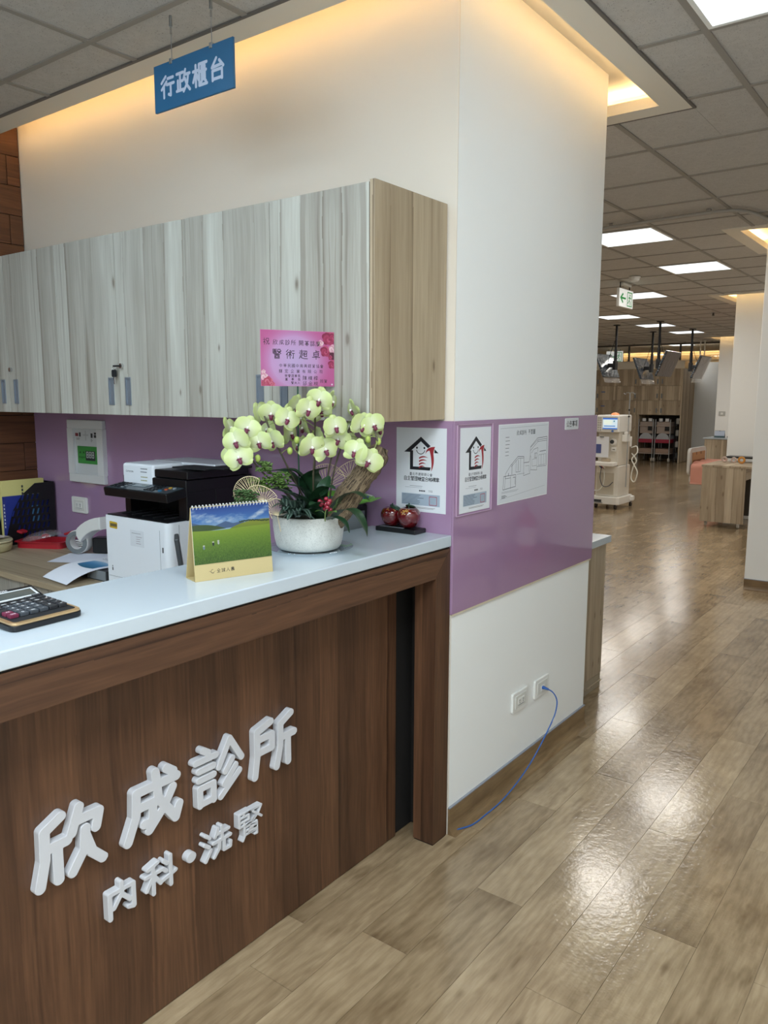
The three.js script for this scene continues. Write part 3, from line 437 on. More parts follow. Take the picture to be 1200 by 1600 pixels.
{ // upper cabinets: three two-door units, end panel on the last
  const edges = [[-2.5, -2.095, -1.685], [-1.685, -1.275, -0.865], [-0.865, -0.453, -0.052]], Y0 = 1.4753, Y1 = 2.154, ZF = 0.3846;
  const labels = ['leftmost greige wood wall cabinet cut by the left edge of the photo', 'middle greige wood wall cabinet with a key hanging in its lock', 'right greige wood wall cabinet ending in a panel beside the column'];
  edges.forEach(([a, m, b], n) => {
    const t = thing('wall_cabinet', labels[n], 'cabinet', [0, 0, 0], 0, 'greige wood cabinets on the reception wall');
    mesh('carcass', span(a + 0.001, b - 0.001, Y0 + 0.004, Y1, 0.007, ZF - 0.02, 0, 'y'), M.oak, t);
    [[a, m, 1], [m, b, -1]].forEach(([x0, x1, side], d) => {
      const door = mesh('door', span(x0 + 0.0012, x1 - 0.0012, Y0, Y1 - 0.001, ZF - 0.019, ZF, 0.0012, 'y', n * 0.63 + d * 0.43 + 0.05, n * 0.2 + d * 0.35), M.oak, t);
      const hx = side > 0 ? x1 - 0.054 : x0 + 0.054, hy = 1.566;
      mesh('handle', merge([span(hx - 0.017, hx + 0.017, hy + 0.046, hy + 0.053, ZF, ZF + 0.003, 0), span(hx - 0.017, hx + 0.017, hy - 0.053, hy - 0.046, ZF, ZF + 0.003, 0), span(hx - 0.017, hx - 0.010, hy - 0.046, hy + 0.046, ZF, ZF + 0.003, 0), span(hx + 0.010, hx + 0.017, hy - 0.046, hy + 0.046, ZF, ZF + 0.003, 0), span(hx - 0.010, hx + 0.010, hy - 0.046, hy + 0.046, ZF, ZF + 0.0008, 0)]), M.pull, door);
      if (side < 0 && n < 2) { const lk = cyl(0.0095, 0.0095, 0.01, 24); lk.rotateX(Math.PI / 2); mesh('lock', lk, M.chrome, door, [x0 + 0.022, 1.662, ZF + 0.005]); }
    });
    if (n === 2) mesh('end_panel', span(-0.05, -0.031, Y0 - 0.002, Y1 + 0.004, 0.007, ZF + 0.002, 0.0012, 'y', 0.35, 0.5), M.oak2, t);  // same wood as the doors; its warmer tone is light put into the colour
    if (n === 0) mesh('filler_strip', span(XL + 0.002, -2.502, Y0, Y1, 0.007, ZF - 0.002, 0.001), M.oak, t);
  });
  const k = thing('cabinet_key', 'small black-headed key hanging from the cabinet lock', 'key', [-1.253, 1.662, ZF + 0.011]);
  mesh('shaft', tr(box(0.042, 0.006, 0.004, 0.001), -0.02, 0, 0.002), M.blackMatte, k);
  mesh('ring', new THREE.TorusGeometry(0.008, 0.0012, 8, 20), M.chrome, k, [-0.036, -0.008, 0.002]);
  mesh('head', tr(extrude(roundedShape(0.022, 0.026, 0.006), 0.006, 0.001), -0.036, -0.028, -0.001), M.blackMatte, k);
  mesh('blade', tr(box(0.006, 0.028, 0.002, 0.0005), -0.036, -0.055, 0.002), M.chrome, k);
}
{ // desk along the wall
  const t = thing('back_desk', 'greige wood desk along the purple wall behind the counter', 'desk');
  mesh('desktop', span(XL + 0.003, -0.36, 0.785, 0.81, 0.008, 0.592, 0.0015, 'x', 0.2, 0.1), M.oak2, t);
  for (const [n, x0] of [0, 1, 2, 3, 4].map((n) => [n, XL + 0.01 + n * 0.44])) mesh('drawer_front', span(x0, x0 + 0.436, 0.06, 0.783, 0.55, 0.57, 0.001, 'y', n * 0.37, 0.3), M.oak, t);
  mesh('carcass', span(XL + 0.004, -0.37, 0, 0.784, 0.02, 0.548, 0), M.oakEdge, t);
}
{ // low counter behind the column, in the hall
  const t = thing('hall_counter', 'low wood counter with a white top just behind the column', 'counter');
  mesh('carcass', span(-0.6, -0.135, 0.075, 0.79, -1.755, -1.2, 0.002, 'y', 0.2, 0.15), M.hallOak, t);
  mesh('plinth', span(-0.6, -0.137, 0, 0.073, -1.752, -1.2, 0.001, 'z'), M.oakEdge, t);
  mesh('plinth_cap', span(-0.6, -0.131, 0.028, 0.036, -1.757, -1.2, 0.001), M.hallOak, t);
  mesh('worktop', span(-0.62, -0.115, 0.79, 0.826, -1.772, -1.198, 0.002), M.quartz, t);
}
// ---------------------------------------------------------------- things on the counter
const TOP = 1.0875;
{ // desk calendar
  const t = thing('desk_calendar', 'tent desk calendar with a picture of green fields on the counter', 'calendar', [-0.1105, TOP, 0.873], 1.273);
  const card = std(0xc0ad7c, 0.7), tilt = 0.107, W = 0.218, H = 0.187;
  const lean = new THREE.Group(); lean.name = 'front_board'; lean.rotation.x = -tilt; t.add(lean);
  const fb = mesh('board', tr(box(W, H, 0.0016, 0.0005), 0, H / 2, 0), card, lean);
  mesh('back_board', tr(box(W, 0.19, 0.0016, 0.0005), 0, 0.095, 0), card, t, [0, 0.001, -0.060], [0.222, 0, 0]);
  mesh('foot_board', tr(box(W, 0.0016, 0.06, 0.0005), 0, 0.0008, -0.030), card, t);
  const pic = canvasTex(640, 420, (x, w, h) => {
    let g = x.createLinearGradient(0, 0, 0, h * 0.36); g.addColorStop(0, '#2a4fa6'); g.addColorStop(0.7, '#4f86cf'); g.addColorStop(1, '#a9cbea'); x.fillStyle = g; x.fillRect(0, 0, w, h);
    for (let k = 0; k < 260; k++) { const a = rnd(), px = k % 3 === 0 ? a * 170 : k % 3 === 1 ? 170 + a * 250 : 470 + a * 170, py = k % 3 === 2 ? 120 - (px - 470) * 0.5 + rr(-14, 14) : 95 + rr(-24, 30) - (k % 3 ? 0 : (170 - px) * 0.25); x.fillStyle = `rgba(240,246,252,${rr(0.04, 0.16)})`; x.beginPath(); x.ellipse(px, py, rr(8, 40), rr(3, 12), rr(-0.4, 0.1), 0, 7); x.fill(); }
    x.fillStyle = '#56729c'; x.beginPath(); x.moveTo(0, 110); x.lineTo(60, 128); x.lineTo(170, 150); x.lineTo(270, 118); x.lineTo(330, 138); x.lineTo(420, 130); x.lineTo(420, 170); x.lineTo(0, 170); x.fill();
    x.fillStyle = '#4b6238'; x.beginPath(); x.moveTo(0, 132); x.quadraticCurveTo(130, 120, 270, 172); x.lineTo(0, 185); x.fill();
    g = x.createLinearGradient(0, 120, 0, 190); g.addColorStop(0, '#a7a93c'); g.addColorStop(1, '#7f9a35'); x.fillStyle = g; x.beginPath(); x.moveTo(300, 178); x.quadraticCurveTo(430, 118, 640, 128); x.lineTo(640, 190); x.lineTo(300, 190); x.fill();
    x.fillStyle = '#33472e'; for (let k = 0; k < 40; k++) { x.beginPath(); x.ellipse(385 + k * 6.3, 136 - Math.sin(k / 8) * 6 - rnd() * 5, 6, 5, 0, 0, 7); x.fill(); }
    g = x.createLinearGradient(0, 165, 0, h); g.addColorStop(0, '#9fbb3d'); g.addColorStop(0.35, '#7ea233'); g.addColorStop(1, '#4c7428'); x.fillStyle = g; x.beginPath(); x.moveTo(0, 172); x.quadraticCurveTo(200, 186, 400, 174); x.lineTo(640, 170); x.lineTo(640, h); x.lineTo(0, h); x.fill();
    for (let k = 0; k < 9000; k++) { const py = 180 + Math.pow(rnd(), 0.7) * 240, s = (py - 170) / 250; x.strokeStyle = rnd() < 0.5 ? `rgba(190,208,96,${0.08 + 0.25 * s})` : `rgba(34,62,20,${0.1 + 0.4 * s})`; x.lineWidth = 1; const px = rnd() * w; x.beginPath(); x.moveTo(px, py); x.lineTo(px + rr(-2, 2), py - 2 - 9 * s); x.stroke(); }
    for (const [px, py, c] of [[82, 290, '#8aa0b4'], [158, 268, '#2c3440'], [200, 262, '#d8dcd6']]) { x.fillStyle = c; x.beginPath(); x.ellipse(px, py + 10, 8, 14, 0, 0, 7); x.fill(); x.fillStyle = '#e9e6d8'; x.beginPath(); x.ellipse(px, py - 4, 9, 5, 0, 0, 7); x.fill(); }
  });
  const pg = new THREE.PlaneGeometry(W - 0.002, 0.144); mesh('picture_page', pg, phy(0xb8b8b8, 0.35, { map: pic }), lean, [0, H - 0.0725, 0.0022]);
  mesh('page_pad', tr(box(W - 0.002, 0.144, 0.001, 0.0003), 0, H - 0.0725, 0.0015), M.paper, lean);
  const logo = canvasTex(400, 80, (x, w, h) => { x.fillStyle = '#c0ad7c'; x.fillRect(0, 0, w, h); x.strokeStyle = '#2b2620'; x.lineWidth = 5; x.beginPath(); x.arc(62, 40, 24, 0.9, 5.0); x.stroke(); x.lineWidth = 3; x.beginPath(); x.moveTo(10, 40); x.quadraticCurveTo(26, 26, 36, 50); x.quadraticCurveTo(62, 68, 98, 36); x.stroke(); writeText(x, '全球人壽', 118, 14, 52, 14, 5, '#2b2620'); });
  mesh('printed_logo', new THREE.PlaneGeometry(0.078, 0.0156), std(0xffffff, 0.7, { map: logo }), lean, [-0.034, 0.022, 0.0014]);
  const ringG = new THREE.TorusGeometry(0.0052, 0.0009, 8, 18);
  for (let k = 0; k < 23; k++) mesh('wire_ring', ringG, M.plastic, lean, [-W / 2 + 0.007 + k * (W - 0.014) / 22, H - 0.001, -0.001], [0, Math.PI / 2, 0]);
}
{ // twin apples
  const t = thing('apple_ornament', 'two red glass apples with gold flecks on a black base', 'ornament', [-0.178, TOP, 0.050]);
  mesh('base', tr(box(0.168, 0.016, 0.068, 0.003), 0, 0.008, 0), M.black, t);
  mesh('base_inlay', tr(box(0.1, 0.002, 0.004, 0), -0.02, 0.0165, 0.022), M.midGrey, t);
  const appleTex = canvasTex(256, 128, (x, w, h) => { x.fillStyle = '#5e0a11'; x.fillRect(0, 0, w, h); for (let q = 0; q < 7; q++) { const cx = rr(0, w), cy = rr(24, 44); for (let k = 0; k < 26; k++) { x.fillStyle = ['#c9a24a', '#e4c878', '#a87c2c'][k % 3]; x.beginPath(); const a = cx + rr(-13, 13), b = cy + rr(-9, 9); x.moveTo(a, b); x.lineTo(a + rr(2, 6), b + rr(-2, 3)); x.lineTo(a + rr(-1, 4), b + rr(2, 6)); x.fill(); } } });
  const prof = []; for (let k = 0; k <= 18; k++) { const a = Math.PI * k / 18; prof.push([Math.max(0.0004, 0.033 * Math.sin(a) * (1 - 0.2 * Math.cos(a)) * (k > 15 ? 1.02 : 1)), -0.033 * Math.cos(a) * 1.0 - (k < 3 ? -0.002 * (3 - k) : 0) - (k > 15 ? 0.0045 * (k - 15) : 0)]); }
  const g = lathe(prof, 32);
  for (const [x, s, turn] of [[-0.037, 1.12, 0.4], [0.037, 1.2, 2.2]]) {
    const a = mesh('apple', g, phy(0xffffff, 0.12, { map: appleTex, clearcoat: 1, clearcoatRoughness: 0.03 }), t, [x, 0.0165 + 0.030 * s, 0.003]); a.rotation.y = turn; a.scale.setScalar(s);
    mesh('stem', tube([[0, 0.02, 0], [0.001, 0.03, 0], [0.004, 0.041, 0.001]], 0.0022, 8, 8), std(0x1e3a2c, 0.4), a);
    const lf = new THREE.SphereGeometry(0.016, 16, 8); lf.scale(1.35, 0.3, 0.9); mesh('leaf', lf, phy(0x23402f, 0.25), a, [0.014, 0.029, 0.006], [0, -0.5, -0.35]);
  }
}
{ // calculator
  const t = thing('calculator', 'large black and gold desk calculator on the counter at the left edge', 'calculator', [-0.19, TOP, 1.402], Math.PI / 2 + 0.04);
  const W = 0.152, D = 0.195, base = roundedShape(W, D, 0.014), flat = (g) => { g.rotateX(-Math.PI / 2); return g; };
  const up = new THREE.Group(); up.name = 'housing'; up.rotation.x = 0.05; up.position.set(0, 0.0025, 0.002); t.add(up);
  mesh('lower_shell', flat(extrude(base, 0.0075, 0.003)), M.black, up, [0, 0.0055, 0]);
  mesh('gold_rim', flat(extrude(roundedShape(W - 0.001, D - 0.001, 0.0135), 0.003, 0.0015)), phy(0xc9a87c, 0.3, { metalness: 0.6 }), up, [0, 0.0155, 0]);
  mesh('key_plate', flat(extrude(roundedShape(W - 0.014, D - 0.012, 0.008), 0.0012)), M.blackMatte, up, [0, 0.0195, -0.003]);
  for (const x of [-0.06, 0.06]) mesh('rear_foot', tr(box(0.016, 0.016, 0.01, 0.002), x, 0.0, -0.085), M.black, t, [0, 0.009, 0]);
  const head = new THREE.Group(); head.name = 'display_head'; head.position.set(0, 0.0190, -0.0555); head.rotation.x = 0.30; t.add(head);
  mesh('display_case', tr(box(W - 0.004, 0.016, 0.058, 0.005), 0, 0.0085, -0.004), M.black, head);
  mesh('display_frame', tr(box(W - 0.022, 0.002, 0.036, 0.0005), 0, 0.0172, 0), std(0xc9cdd0, 0.35), head);
  mesh('display_window', tr(box(W - 0.034, 0.002, 0.026, 0.0003), 0, 0.0178, 0), phy(0x4e5351, 0.15), head);
  const brand = canvasTex(256, 48, (x) => { x.fillStyle = '#111215'; x.fillRect(0, 0, 256, 48); x.fillStyle = '#e8e8e8'; x.font = 'bold 38px sans-serif'; x.fillText('CATIGA', 60, 38); });
  const bm = mesh('brand_print', new THREE.PlaneGeometry(0.05, 0.0094), std(0xffffff, 0.5, { map: brand }), head, [0, 0.0168, -0.0245], [-Math.PI / 2, 0, 0]);
  const rows = [['▶▶', '◀◀'], ['MC', 'MR', 'M-', 'M+', '▶▶'], ['SET', '7', '8', '9', '%', '√'], ['▶', '4', '5', '6', '×', '÷'], ['AC', '1', '2', '3', '+', '-'], ['ON', '0', '00', '.', '', '=']];
  const list = rows.flat().filter((s) => s), cells = 8, atlas = canvasTex(512, 320, (x) => { x.fillStyle = '#2d3136'; x.fillRect(0, 0, 512, 320); list.forEach((s, k) => { const cx = (k % cells) * 64, cy = Math.floor(k / cells) * 64; x.fillStyle = s === 'AC' || s === 'ON' ? '#6d2540' : /^[0-9.]+$/.test(s) ? '#41464d' : '#2b2c30'; x.fillRect(cx, cy, 64, 64); x.fillStyle = '#eef0f2'; x.font = `bold ${s.length > 2 ? 22 : s.length > 1 ? 27 : 36}px sans-serif`; x.textAlign = 'center'; x.fillText(s, cx + 32, cy + 44); }); });
  const legendMat = std(0xffffff, 0.45, { map: atlas }), px = 0.0216, pz = 0.0185, key = (s, c, r, w = 1, h = 1) => {
    const kx = -0.054 + c * px + (w - 1) * px / 2, kz = -0.021 + r * pz - (h - 1) * pz / 2;
    const w_ = px * w - 0.003, d_ = pz * h - 0.004, g = box(w_, 0.008, d_, 0.0016), n = list.indexOf(s), uv = g.attributes.uv, P = g.attributes.position, q = 0.017;
    for (let i = 0; i < P.count; i++) { const u = P.getY(i) > 0.0039 ? [0.5 + P.getX(i) / q, 0.5 - P.getZ(i) / q] : [0.03, 0.03]; uv.setXY(i, ((n % cells) + Math.max(0.03, Math.min(0.97, u[0]))) / cells, 1 - (Math.floor(n / cells) + 1 - Math.max(0.03, Math.min(0.97, u[1]))) * 64 / 320); }
    mesh('key', g, legendMat, up, [kx, 0.0245, kz]);
  };
  key('▶▶', 4, -0.55, 1, 0.7); key('◀◀', 5, -0.9, 1, 0.7); ['MC', 'MR', 'M-', 'M+'].forEach((s, c) => key(s, c + 1 + (c === 3 ? 0 : 0), 0.35, 1, 0.85)); key('▶▶', 5, 0.2, 1, 0.8);
  ['SET', '7', '8', '9', '%', '√'].forEach((s, c) => key(s, c, 1.3, 1, 0.92)); ['▶', '4', '5', '6', '×', '÷'].forEach((s, c) => key(s, c, 2.3, 1, 0.95)); ['AC', '1', '2', '3'].forEach((s, c) => key(s, c, 3.3)); key('+', 4, 4.3, 1, 2); key('-', 5, 3.3);
  ['ON', '0', '00', '.'].forEach((s, c) => key(s, c, 4.3)); key('=', 5, 4.3);
}
{ // congratulation card on a stick
  const art = canvasTex(1024, 710, (x, w, h) => {
    x.fillStyle = '#c9609a'; x.fillRect(0, 0, w, h);
    const g = x.createRadialGradient(w * 0.45, h * 0.55, 40, w * 0.45, h * 0.55, w * 0.58); g.addColorStop(0, '#c9addb'); g.addColorStop(0.5, '#cfa0d2'); g.addColorStop(1, 'rgba(196,84,142,0)'); x.fillStyle = g; x.fillRect(0, 0, w, h);
    const rose = (cx, cy, r, c) => { for (let k = 5; k >= 0; k--) { const q = r * (0.25 + 0.15 * k); for (let p = 0; p < 5; p++) { const a = p * 1.257 + k * 0.7; x.fillStyle = c[(k + p) % c.length]; x.beginPath(); x.ellipse(cx + Math.cos(a) * q * 0.42, cy + Math.sin(a) * q * 0.42, q * 0.62, q * 0.5, a, 0, 7); x.fill(); } } };
    const red = ['#b03a63', '#93284e', '#c9567c', '#a63058'], pale = ['#ecb9c6', '#f4d6dc', '#dd9cae'];
    x.fillStyle = '#5a2238'; x.fillRect(870, 60, 154, 90); x.fillRect(950, 230, 74, 130);
    rose(945, 80, 95, red); rose(1010, 60, 60, red); rose(830, 150, 45, pale); rose(900, 250, 75, red); rose(1000, 215, 55, pale); rose(995, 420, 60, red); rose(970, 330, 30, red);
    rose(40, 590, 50, pale); rose(30, 530, 30, pale); rose(95, 650, 62, ['#c4506f', '#d97a90', '#b8405f']); rose(150, 690, 38, ['#c4506f', '#d97a90']); rose(20, 680, 40, ['#a84a60', '#c4506f']);
    const ink = '#2a1626';
    writeText(x, '祝', 34, 104, 84, 0, 6, ink); writeText(x, '欣成診所', 164, 118, 66, 18, 5, ink); writeText(x, '開幕誌慶', 522, 122, 66, 14, 5, ink);
    writeText(x, '醫術超卓', 160, 240, 118, 64, 9, ink);
    writeText(x, '中華民國中南美經貿協會', 246, 424, 46, 11.5, 3.6, ink); writeText(x, '輝宏企業有限公司', 242, 496, 46, 35, 3.6, ink);
    writeText(x, '榮譽理事長', 322, 560, 36, 9, 3, ink); writeText(x, '董', 326, 604, 36, 0, 3, ink); writeText(x, '事', 412, 604, 36, 0, 3, ink); writeText(x, '長', 502, 606, 36, 0, 3, ink); writeText(x, '賢夫人', 410, 652, 34, 10, 3, ink);
    writeText(x, '陳棟樑', 572, 576, 58, 20, 4.2, ink); writeText(x, '邱金枝', 572, 646, 56, 24, 4.2, ink); writeText(x, '同賀', 820, 620, 46, 10, 3.6, ink);
    x.fillStyle = '#f0dcea'; x.beginPath(); x.arc(992, 686, 12, 0, 7); x.fill();
  });
  const t = thing('greeting_card', 'pink congratulation card with roses on a stick among the orchids', 'card', [-0.235, 1.24, 0.493], 1.131);
  mesh('card', tr(box(0.232, 0.161, 0.0012, 0), 0, 0.419, 0), std(0xd27aac, 0.6), t);
  mesh('printed_face', new THREE.PlaneGeometry(0.231, 0.160), phy(0xdcdcdc, 0.4, { map: art }), t, [0, 0.419, 0.0009]);
  mesh('stick', tube([[0.0, -0.02, -0.003], [-0.002, 0.2, -0.003], [0.0, 0.45, -0.003]], 0.0026, 16, 8), std(0x1d4a34, 0.5), t);
}
// ---------------------------------------------------------------- orchid arrangement
const potted = thing('potted_orchid', 'pale yellow-green orchids in a speckled white bowl on the counter', 'potted plant', [-0.215, TOP, 0.477]);
{
  const O = [-0.215, TOP, 0.477], loc = (p) => [p[0] - O[0], p[1] - O[1], p[2] - O[2]], V3 = (p) => new THREE.Vector3(...p);
  const speck = pixelTex(256, 256, (i, j) => { const s = noise(i / 1.7, j / 1.7, 61) > 0.86 ? -60 : noise(i / 2.6, j / 2.6, 62) > 0.86 ? -32 : 0, b = 212 + 16 * (fbm(i / 30, j / 30, 63) - 0.5) + s; return [b, b, b - 6]; }); speck.repeat.set(5, 1.6);
  mesh('bowl', lathe([[0.001, 0.004], [0.082, 0.004], [0.092, 0.007], [0.0985, 0.016], [0.103, 0.034], [0.1075, 0.07], [0.1095, 0.105], [0.1075, 0.1085], [0.104, 0.106], [0.102, 0.08], [0.001, 0.078]], 64), phy(0xffffff, 0.35, { map: speck }), potted);
  mesh('soil', lathe([[0.001, 0.102], [0.06, 0.102], [0.1025, 0.094], [0.1015, 0.081], [0.001, 0.079]], 32), std(0x2c2a1c, 0.95), potted);
  // leaves follow a midrib curve
  const blade = (pts, width, fold = 0.25, n = 14, tip = 1) => {
    const c = new THREE.CatmullRomCurve3(pts.map((p) => V3(p))), P = [], uv = [], I = [], up = new THREE.Vector3(0, 1, 0);
    for (let i = 0; i <= n; i++) {
      const u = i / n, p = c.getPoint(u), tg = c.getTangent(u), side = new THREE.Vector3().crossVectors(tg, up).normalize(), nor = new THREE.Vector3().crossVectors(side, tg).normalize();
      const w = width * Math.max(0.02, Math.pow(Math.sin(Math.PI * Math.min(0.999, 0.12 + 0.88 * Math.pow(u, tip))), 0.62));
      for (let s = -2; s <= 2; s++) { const q = p.clone().addScaledVector(side, s / 2 * w).addScaledVector(nor, Math.abs(s / 2) * w * fold - 0.02 * w * (s * s)); P.push(q.x, q.y, q.z); uv.push(s / 4 + 0.5, u); }
    }
    for (let i = 0; i < n; i++) for (let s = 0; s < 4; s++) { const a = i * 5 + s; I.push(a, a + 1, a + 5, a + 1, a + 6, a + 5); }
    const g = new THREE.BufferGeometry(); g.setAttribute('position', new THREE.Float32BufferAttribute(P, 3)); g.setAttribute('uv', new THREE.Float32BufferAttribute(uv, 2)); g.setIndex(I); g.computeVertexNormals(); return g;
  };
  const leafTex = pixelTex(64, 128, (i, j) => { const d = Math.abs(i / 63 - 0.5), v = 0.9 + 0.2 * noise(i / 3, j / 40, 71); return d < 0.03 ? [36, 66, 40] : [30 * v, 58 * v, 36 * v]; });
  const leafMat = phy(0xffffff, 0.32, { map: leafTex, side: THREE.DoubleSide });
  const LV = [
    [[[-0.15, 1.185, 0.5], [-0.135, 1.225, 0.525], [-0.165, 1.268, 0.6], [-0.2, 1.288, 0.638]], 0.026], [[[-0.17, 1.18, 0.5], [-0.16, 1.25, 0.53], [-0.17, 1.285, 0.56], [-0.2, 1.298, 0.6]], 0.024], [[[-0.2, 1.18, 0.46], [-0.235, 1.27, 0.49], [-0.28, 1.32, 0.51], [-0.34, 1.322, 0.53]], 0.034],
    [[[-0.19, 1.18, 0.47], [-0.19, 1.27, 0.49], [-0.175, 1.32, 0.50], [-0.12, 1.345, 0.49]], 0.036], [[[-0.16, 1.18, 0.5], [-0.12, 1.25, 0.53], [-0.115, 1.285, 0.52], [-0.12, 1.32, 0.49]], 0.028], [[[-0.12, 1.18, 0.49], [-0.06, 1.222, 0.502], [-0.01, 1.222, 0.505], [0.02, 1.185, 0.503], [0.03, 1.155, 0.50]], 0.021],
    [[[-0.13, 1.18, 0.5], [-0.075, 1.205, 0.525], [-0.03, 1.195, 0.53], [-0.012, 1.165, 0.528]], 0.013], [[[-0.22, 1.18, 0.47], [-0.26, 1.25, 0.52], [-0.30, 1.29, 0.55], [-0.34, 1.29, 0.585]], 0.03], [[[-0.14, 1.18, 0.47], [-0.09, 1.25, 0.47], [-0.05, 1.27, 0.46], [0.0, 1.25, 0.45]], 0.024],
    [[[-0.15, 1.18, 0.5], [-0.13, 1.235, 0.56], [-0.145, 1.27, 0.6], [-0.17, 1.28, 0.635]], 0.024], [[[-0.16, 1.18, 0.49], [-0.13, 1.26, 0.52], [-0.1, 1.29, 0.525], [-0.07, 1.285, 0.52]], 0.028], [[[-0.18, 1.18, 0.48], [-0.2, 1.28, 0.5], [-0.225, 1.325, 0.52], [-0.26, 1.335, 0.55]], 0.034], [[[-0.14, 1.18, 0.5], [-0.11, 1.23, 0.545], [-0.1, 1.25, 0.57], [-0.1, 1.245, 0.6]], 0.022],
    [[[-0.18, 1.18, 0.5], [-0.2, 1.25, 0.55], [-0.22, 1.275, 0.57], [-0.25, 1.28, 0.6]], 0.03],
  ];
  for (const [pts, w] of LV) mesh('leaf', blade(pts.map(loc), w, 0.3), leafMat, potted);
  // dark silver-striped foliage at the front rim
  const zebra = pixelTex(64, 64, (i, j) => { const d = Math.abs(i / 63 - 0.5), v = 0.85 + 0.3 * noise(i / 4, j / 9, 73); return (d > 0.16 && d < 0.34) ? [92 * v, 112 * v, 100 * v] : [34 * v, 52 * v, 44 * v]; });
  const zebraMat = phy(0xffffff, 0.45, { map: zebra, side: THREE.DoubleSide });
  for (let k = 0; k < 40; k++) {
    const a = rr(0, 6.28), e = rr(-0.35, 0.9), l = rr(0.04, 0.065), c = [-0.168 + rr(-0.03, 0.028), 1.203 + rr(-0.002, 0.032), 0.588 + rr(-0.026, 0.03)], d = [Math.cos(a) * Math.cos(e), Math.sin(e), Math.sin(a) * Math.cos(e)];
    mesh('foliage_leaf', blade([c, c.map((v, i) => v + d[i] * l * 0.5 + (i === 1 ? 0.006 : 0)), c.map((v, i) => v + d[i] * l - (i === 1 ? 0.006 : 0))].map(loc), rr(0.010, 0.015), 0.25, 6), zebraMat, potted);
  }
  // moss-like filler: nobody could count it
  const tuft = (c, n, r, mat) => { const list = []; for (let k = 0; k < n; k++) { const q = [c[0] + rr(-r, r) * 1.3, c[1] + rr(-r, r) * 0.9, c[2] + rr(-r, r)], g = new THREE.SphereGeometry(rr(0.0028, 0.0048), 6, 4); g.scale(1, 0.5, 1.5); g.rotateY(rr(0, 6)); g.rotateX(rr(-0.8, 0.8)); list.push(g.translate(...loc(q))); } const m = mesh('filler_greenery', merge(list), mat, potted); m.userData.kind = 'stuff'; };
  tuft([-0.245, 1.305, 0.575], 240, 0.026, std(0x4e6b2a, 0.7)); tuft([-0.275, 1.345, 0.6], 120, 0.016, std(0x5d7a3c, 0.7)); tuft([-0.285, 1.258, 0.67], 220, 0.025, std(0x3f5c2e, 0.7)); tuft([-0.3, 1.29, 0.6], 160, 0.022, std(0x58742e, 0.7));
  // flower stalks
  const ST = [
    [[-0.21, 1.18, 0.47], [-0.265, 1.28, 0.55], [-0.29, 1.34, 0.61], [-0.31, 1.41, 0.655], [-0.35, 1.44, 0.66]], [[-0.205, 1.18, 0.46], [-0.235, 1.32, 0.53], [-0.25, 1.42, 0.58], [-0.27, 1.49, 0.60], [-0.3, 1.515, 0.58]], [[-0.19, 1.18, 0.46], [-0.185, 1.33, 0.48], [-0.165, 1.46, 0.5], [-0.13, 1.53, 0.53], [-0.15, 1.54, 0.45]],
    [[-0.17, 1.18, 0.47], [-0.155, 1.28, 0.465], [-0.12, 1.4, 0.46], [-0.075, 1.455, 0.43], [-0.03, 1.46, 0.40], [-0.01, 1.42, 0.40]], [[-0.165, 1.18, 0.45], [-0.14, 1.34, 0.44], [-0.11, 1.44, 0.42], [-0.085, 1.50, 0.40]], [[-0.18, 1.18, 0.48], [-0.165, 1.30, 0.51], [-0.145, 1.38, 0.52], [-0.13, 1.41, 0.51]],
  ].map((s) => new THREE.CatmullRomCurve3(s.map((p) => V3(loc(p)))));
  const stalkMat = phy(0x4a4434, 0.5);
  for (const c of ST) mesh('flower_stalk', new THREE.TubeGeometry(c, 36, 0.0027, 8), stalkMat, potted);
  const stalkPts = ST.flatMap((c) => c.getPoints(40).slice(12));
  const nearest = (p) => stalkPts.reduce((b, q) => (q.distanceToSquared(p) < b.distanceToSquared(p) ? q : b), stalkPts[0]);
  // flowers: three sepals behind, two broad petals in front, a dark lip
  const petal = (L, Wd, cup, bend, spin, lift, z0) => {
    const P = [], C = [], I = [], n = 7, m = 3;
    for (let i = 0; i <= n; i++) { const u = i / n, w = Wd * Math.pow(Math.sin(Math.PI * Math.min(0.98, 0.06 + 0.9 * Math.pow(u, 0.85))), 0.55); for (let s = -m; s <= m; s++) { const q = s / m; P.push(q * w, u * L, z0 + lift * u + bend * u * u - cup * q * q * w); const t = Math.min(1, u * 1.5), e = 0.05 * Math.abs(q); C.push(0.66 - 0.11 * t - e, 0.68 - 0.06 * t - e * 0.6, 0.50 - 0.22 * t - e); } }
    for (let i = 0; i < n; i++) for (let s = 0; s < 2 * m; s++) { const a = i * (2 * m + 1) + s, b = a + 2 * m + 1; I.push(a, a + 1, b, a + 1, b + 1, b); }
    const g = new THREE.BufferGeometry(); g.setAttribute('position', new THREE.Float32BufferAttribute(P, 3)); g.setAttribute('color', new THREE.Float32BufferAttribute(C, 3)); g.setIndex(I); g.rotateZ(spin); g.computeVertexNormals(); return g;
  };
  const flowerMat = phy(0xffffff, 0.55, { vertexColors: true, side: THREE.DoubleSide, sheen: 0.2 }), lipMat = phy(0x6a2440, 0.5, { side: THREE.DoubleSide }), coreMat = phy(0xf2eee6, 0.5), pedMat = phy(0x8d9c5a, 0.5);
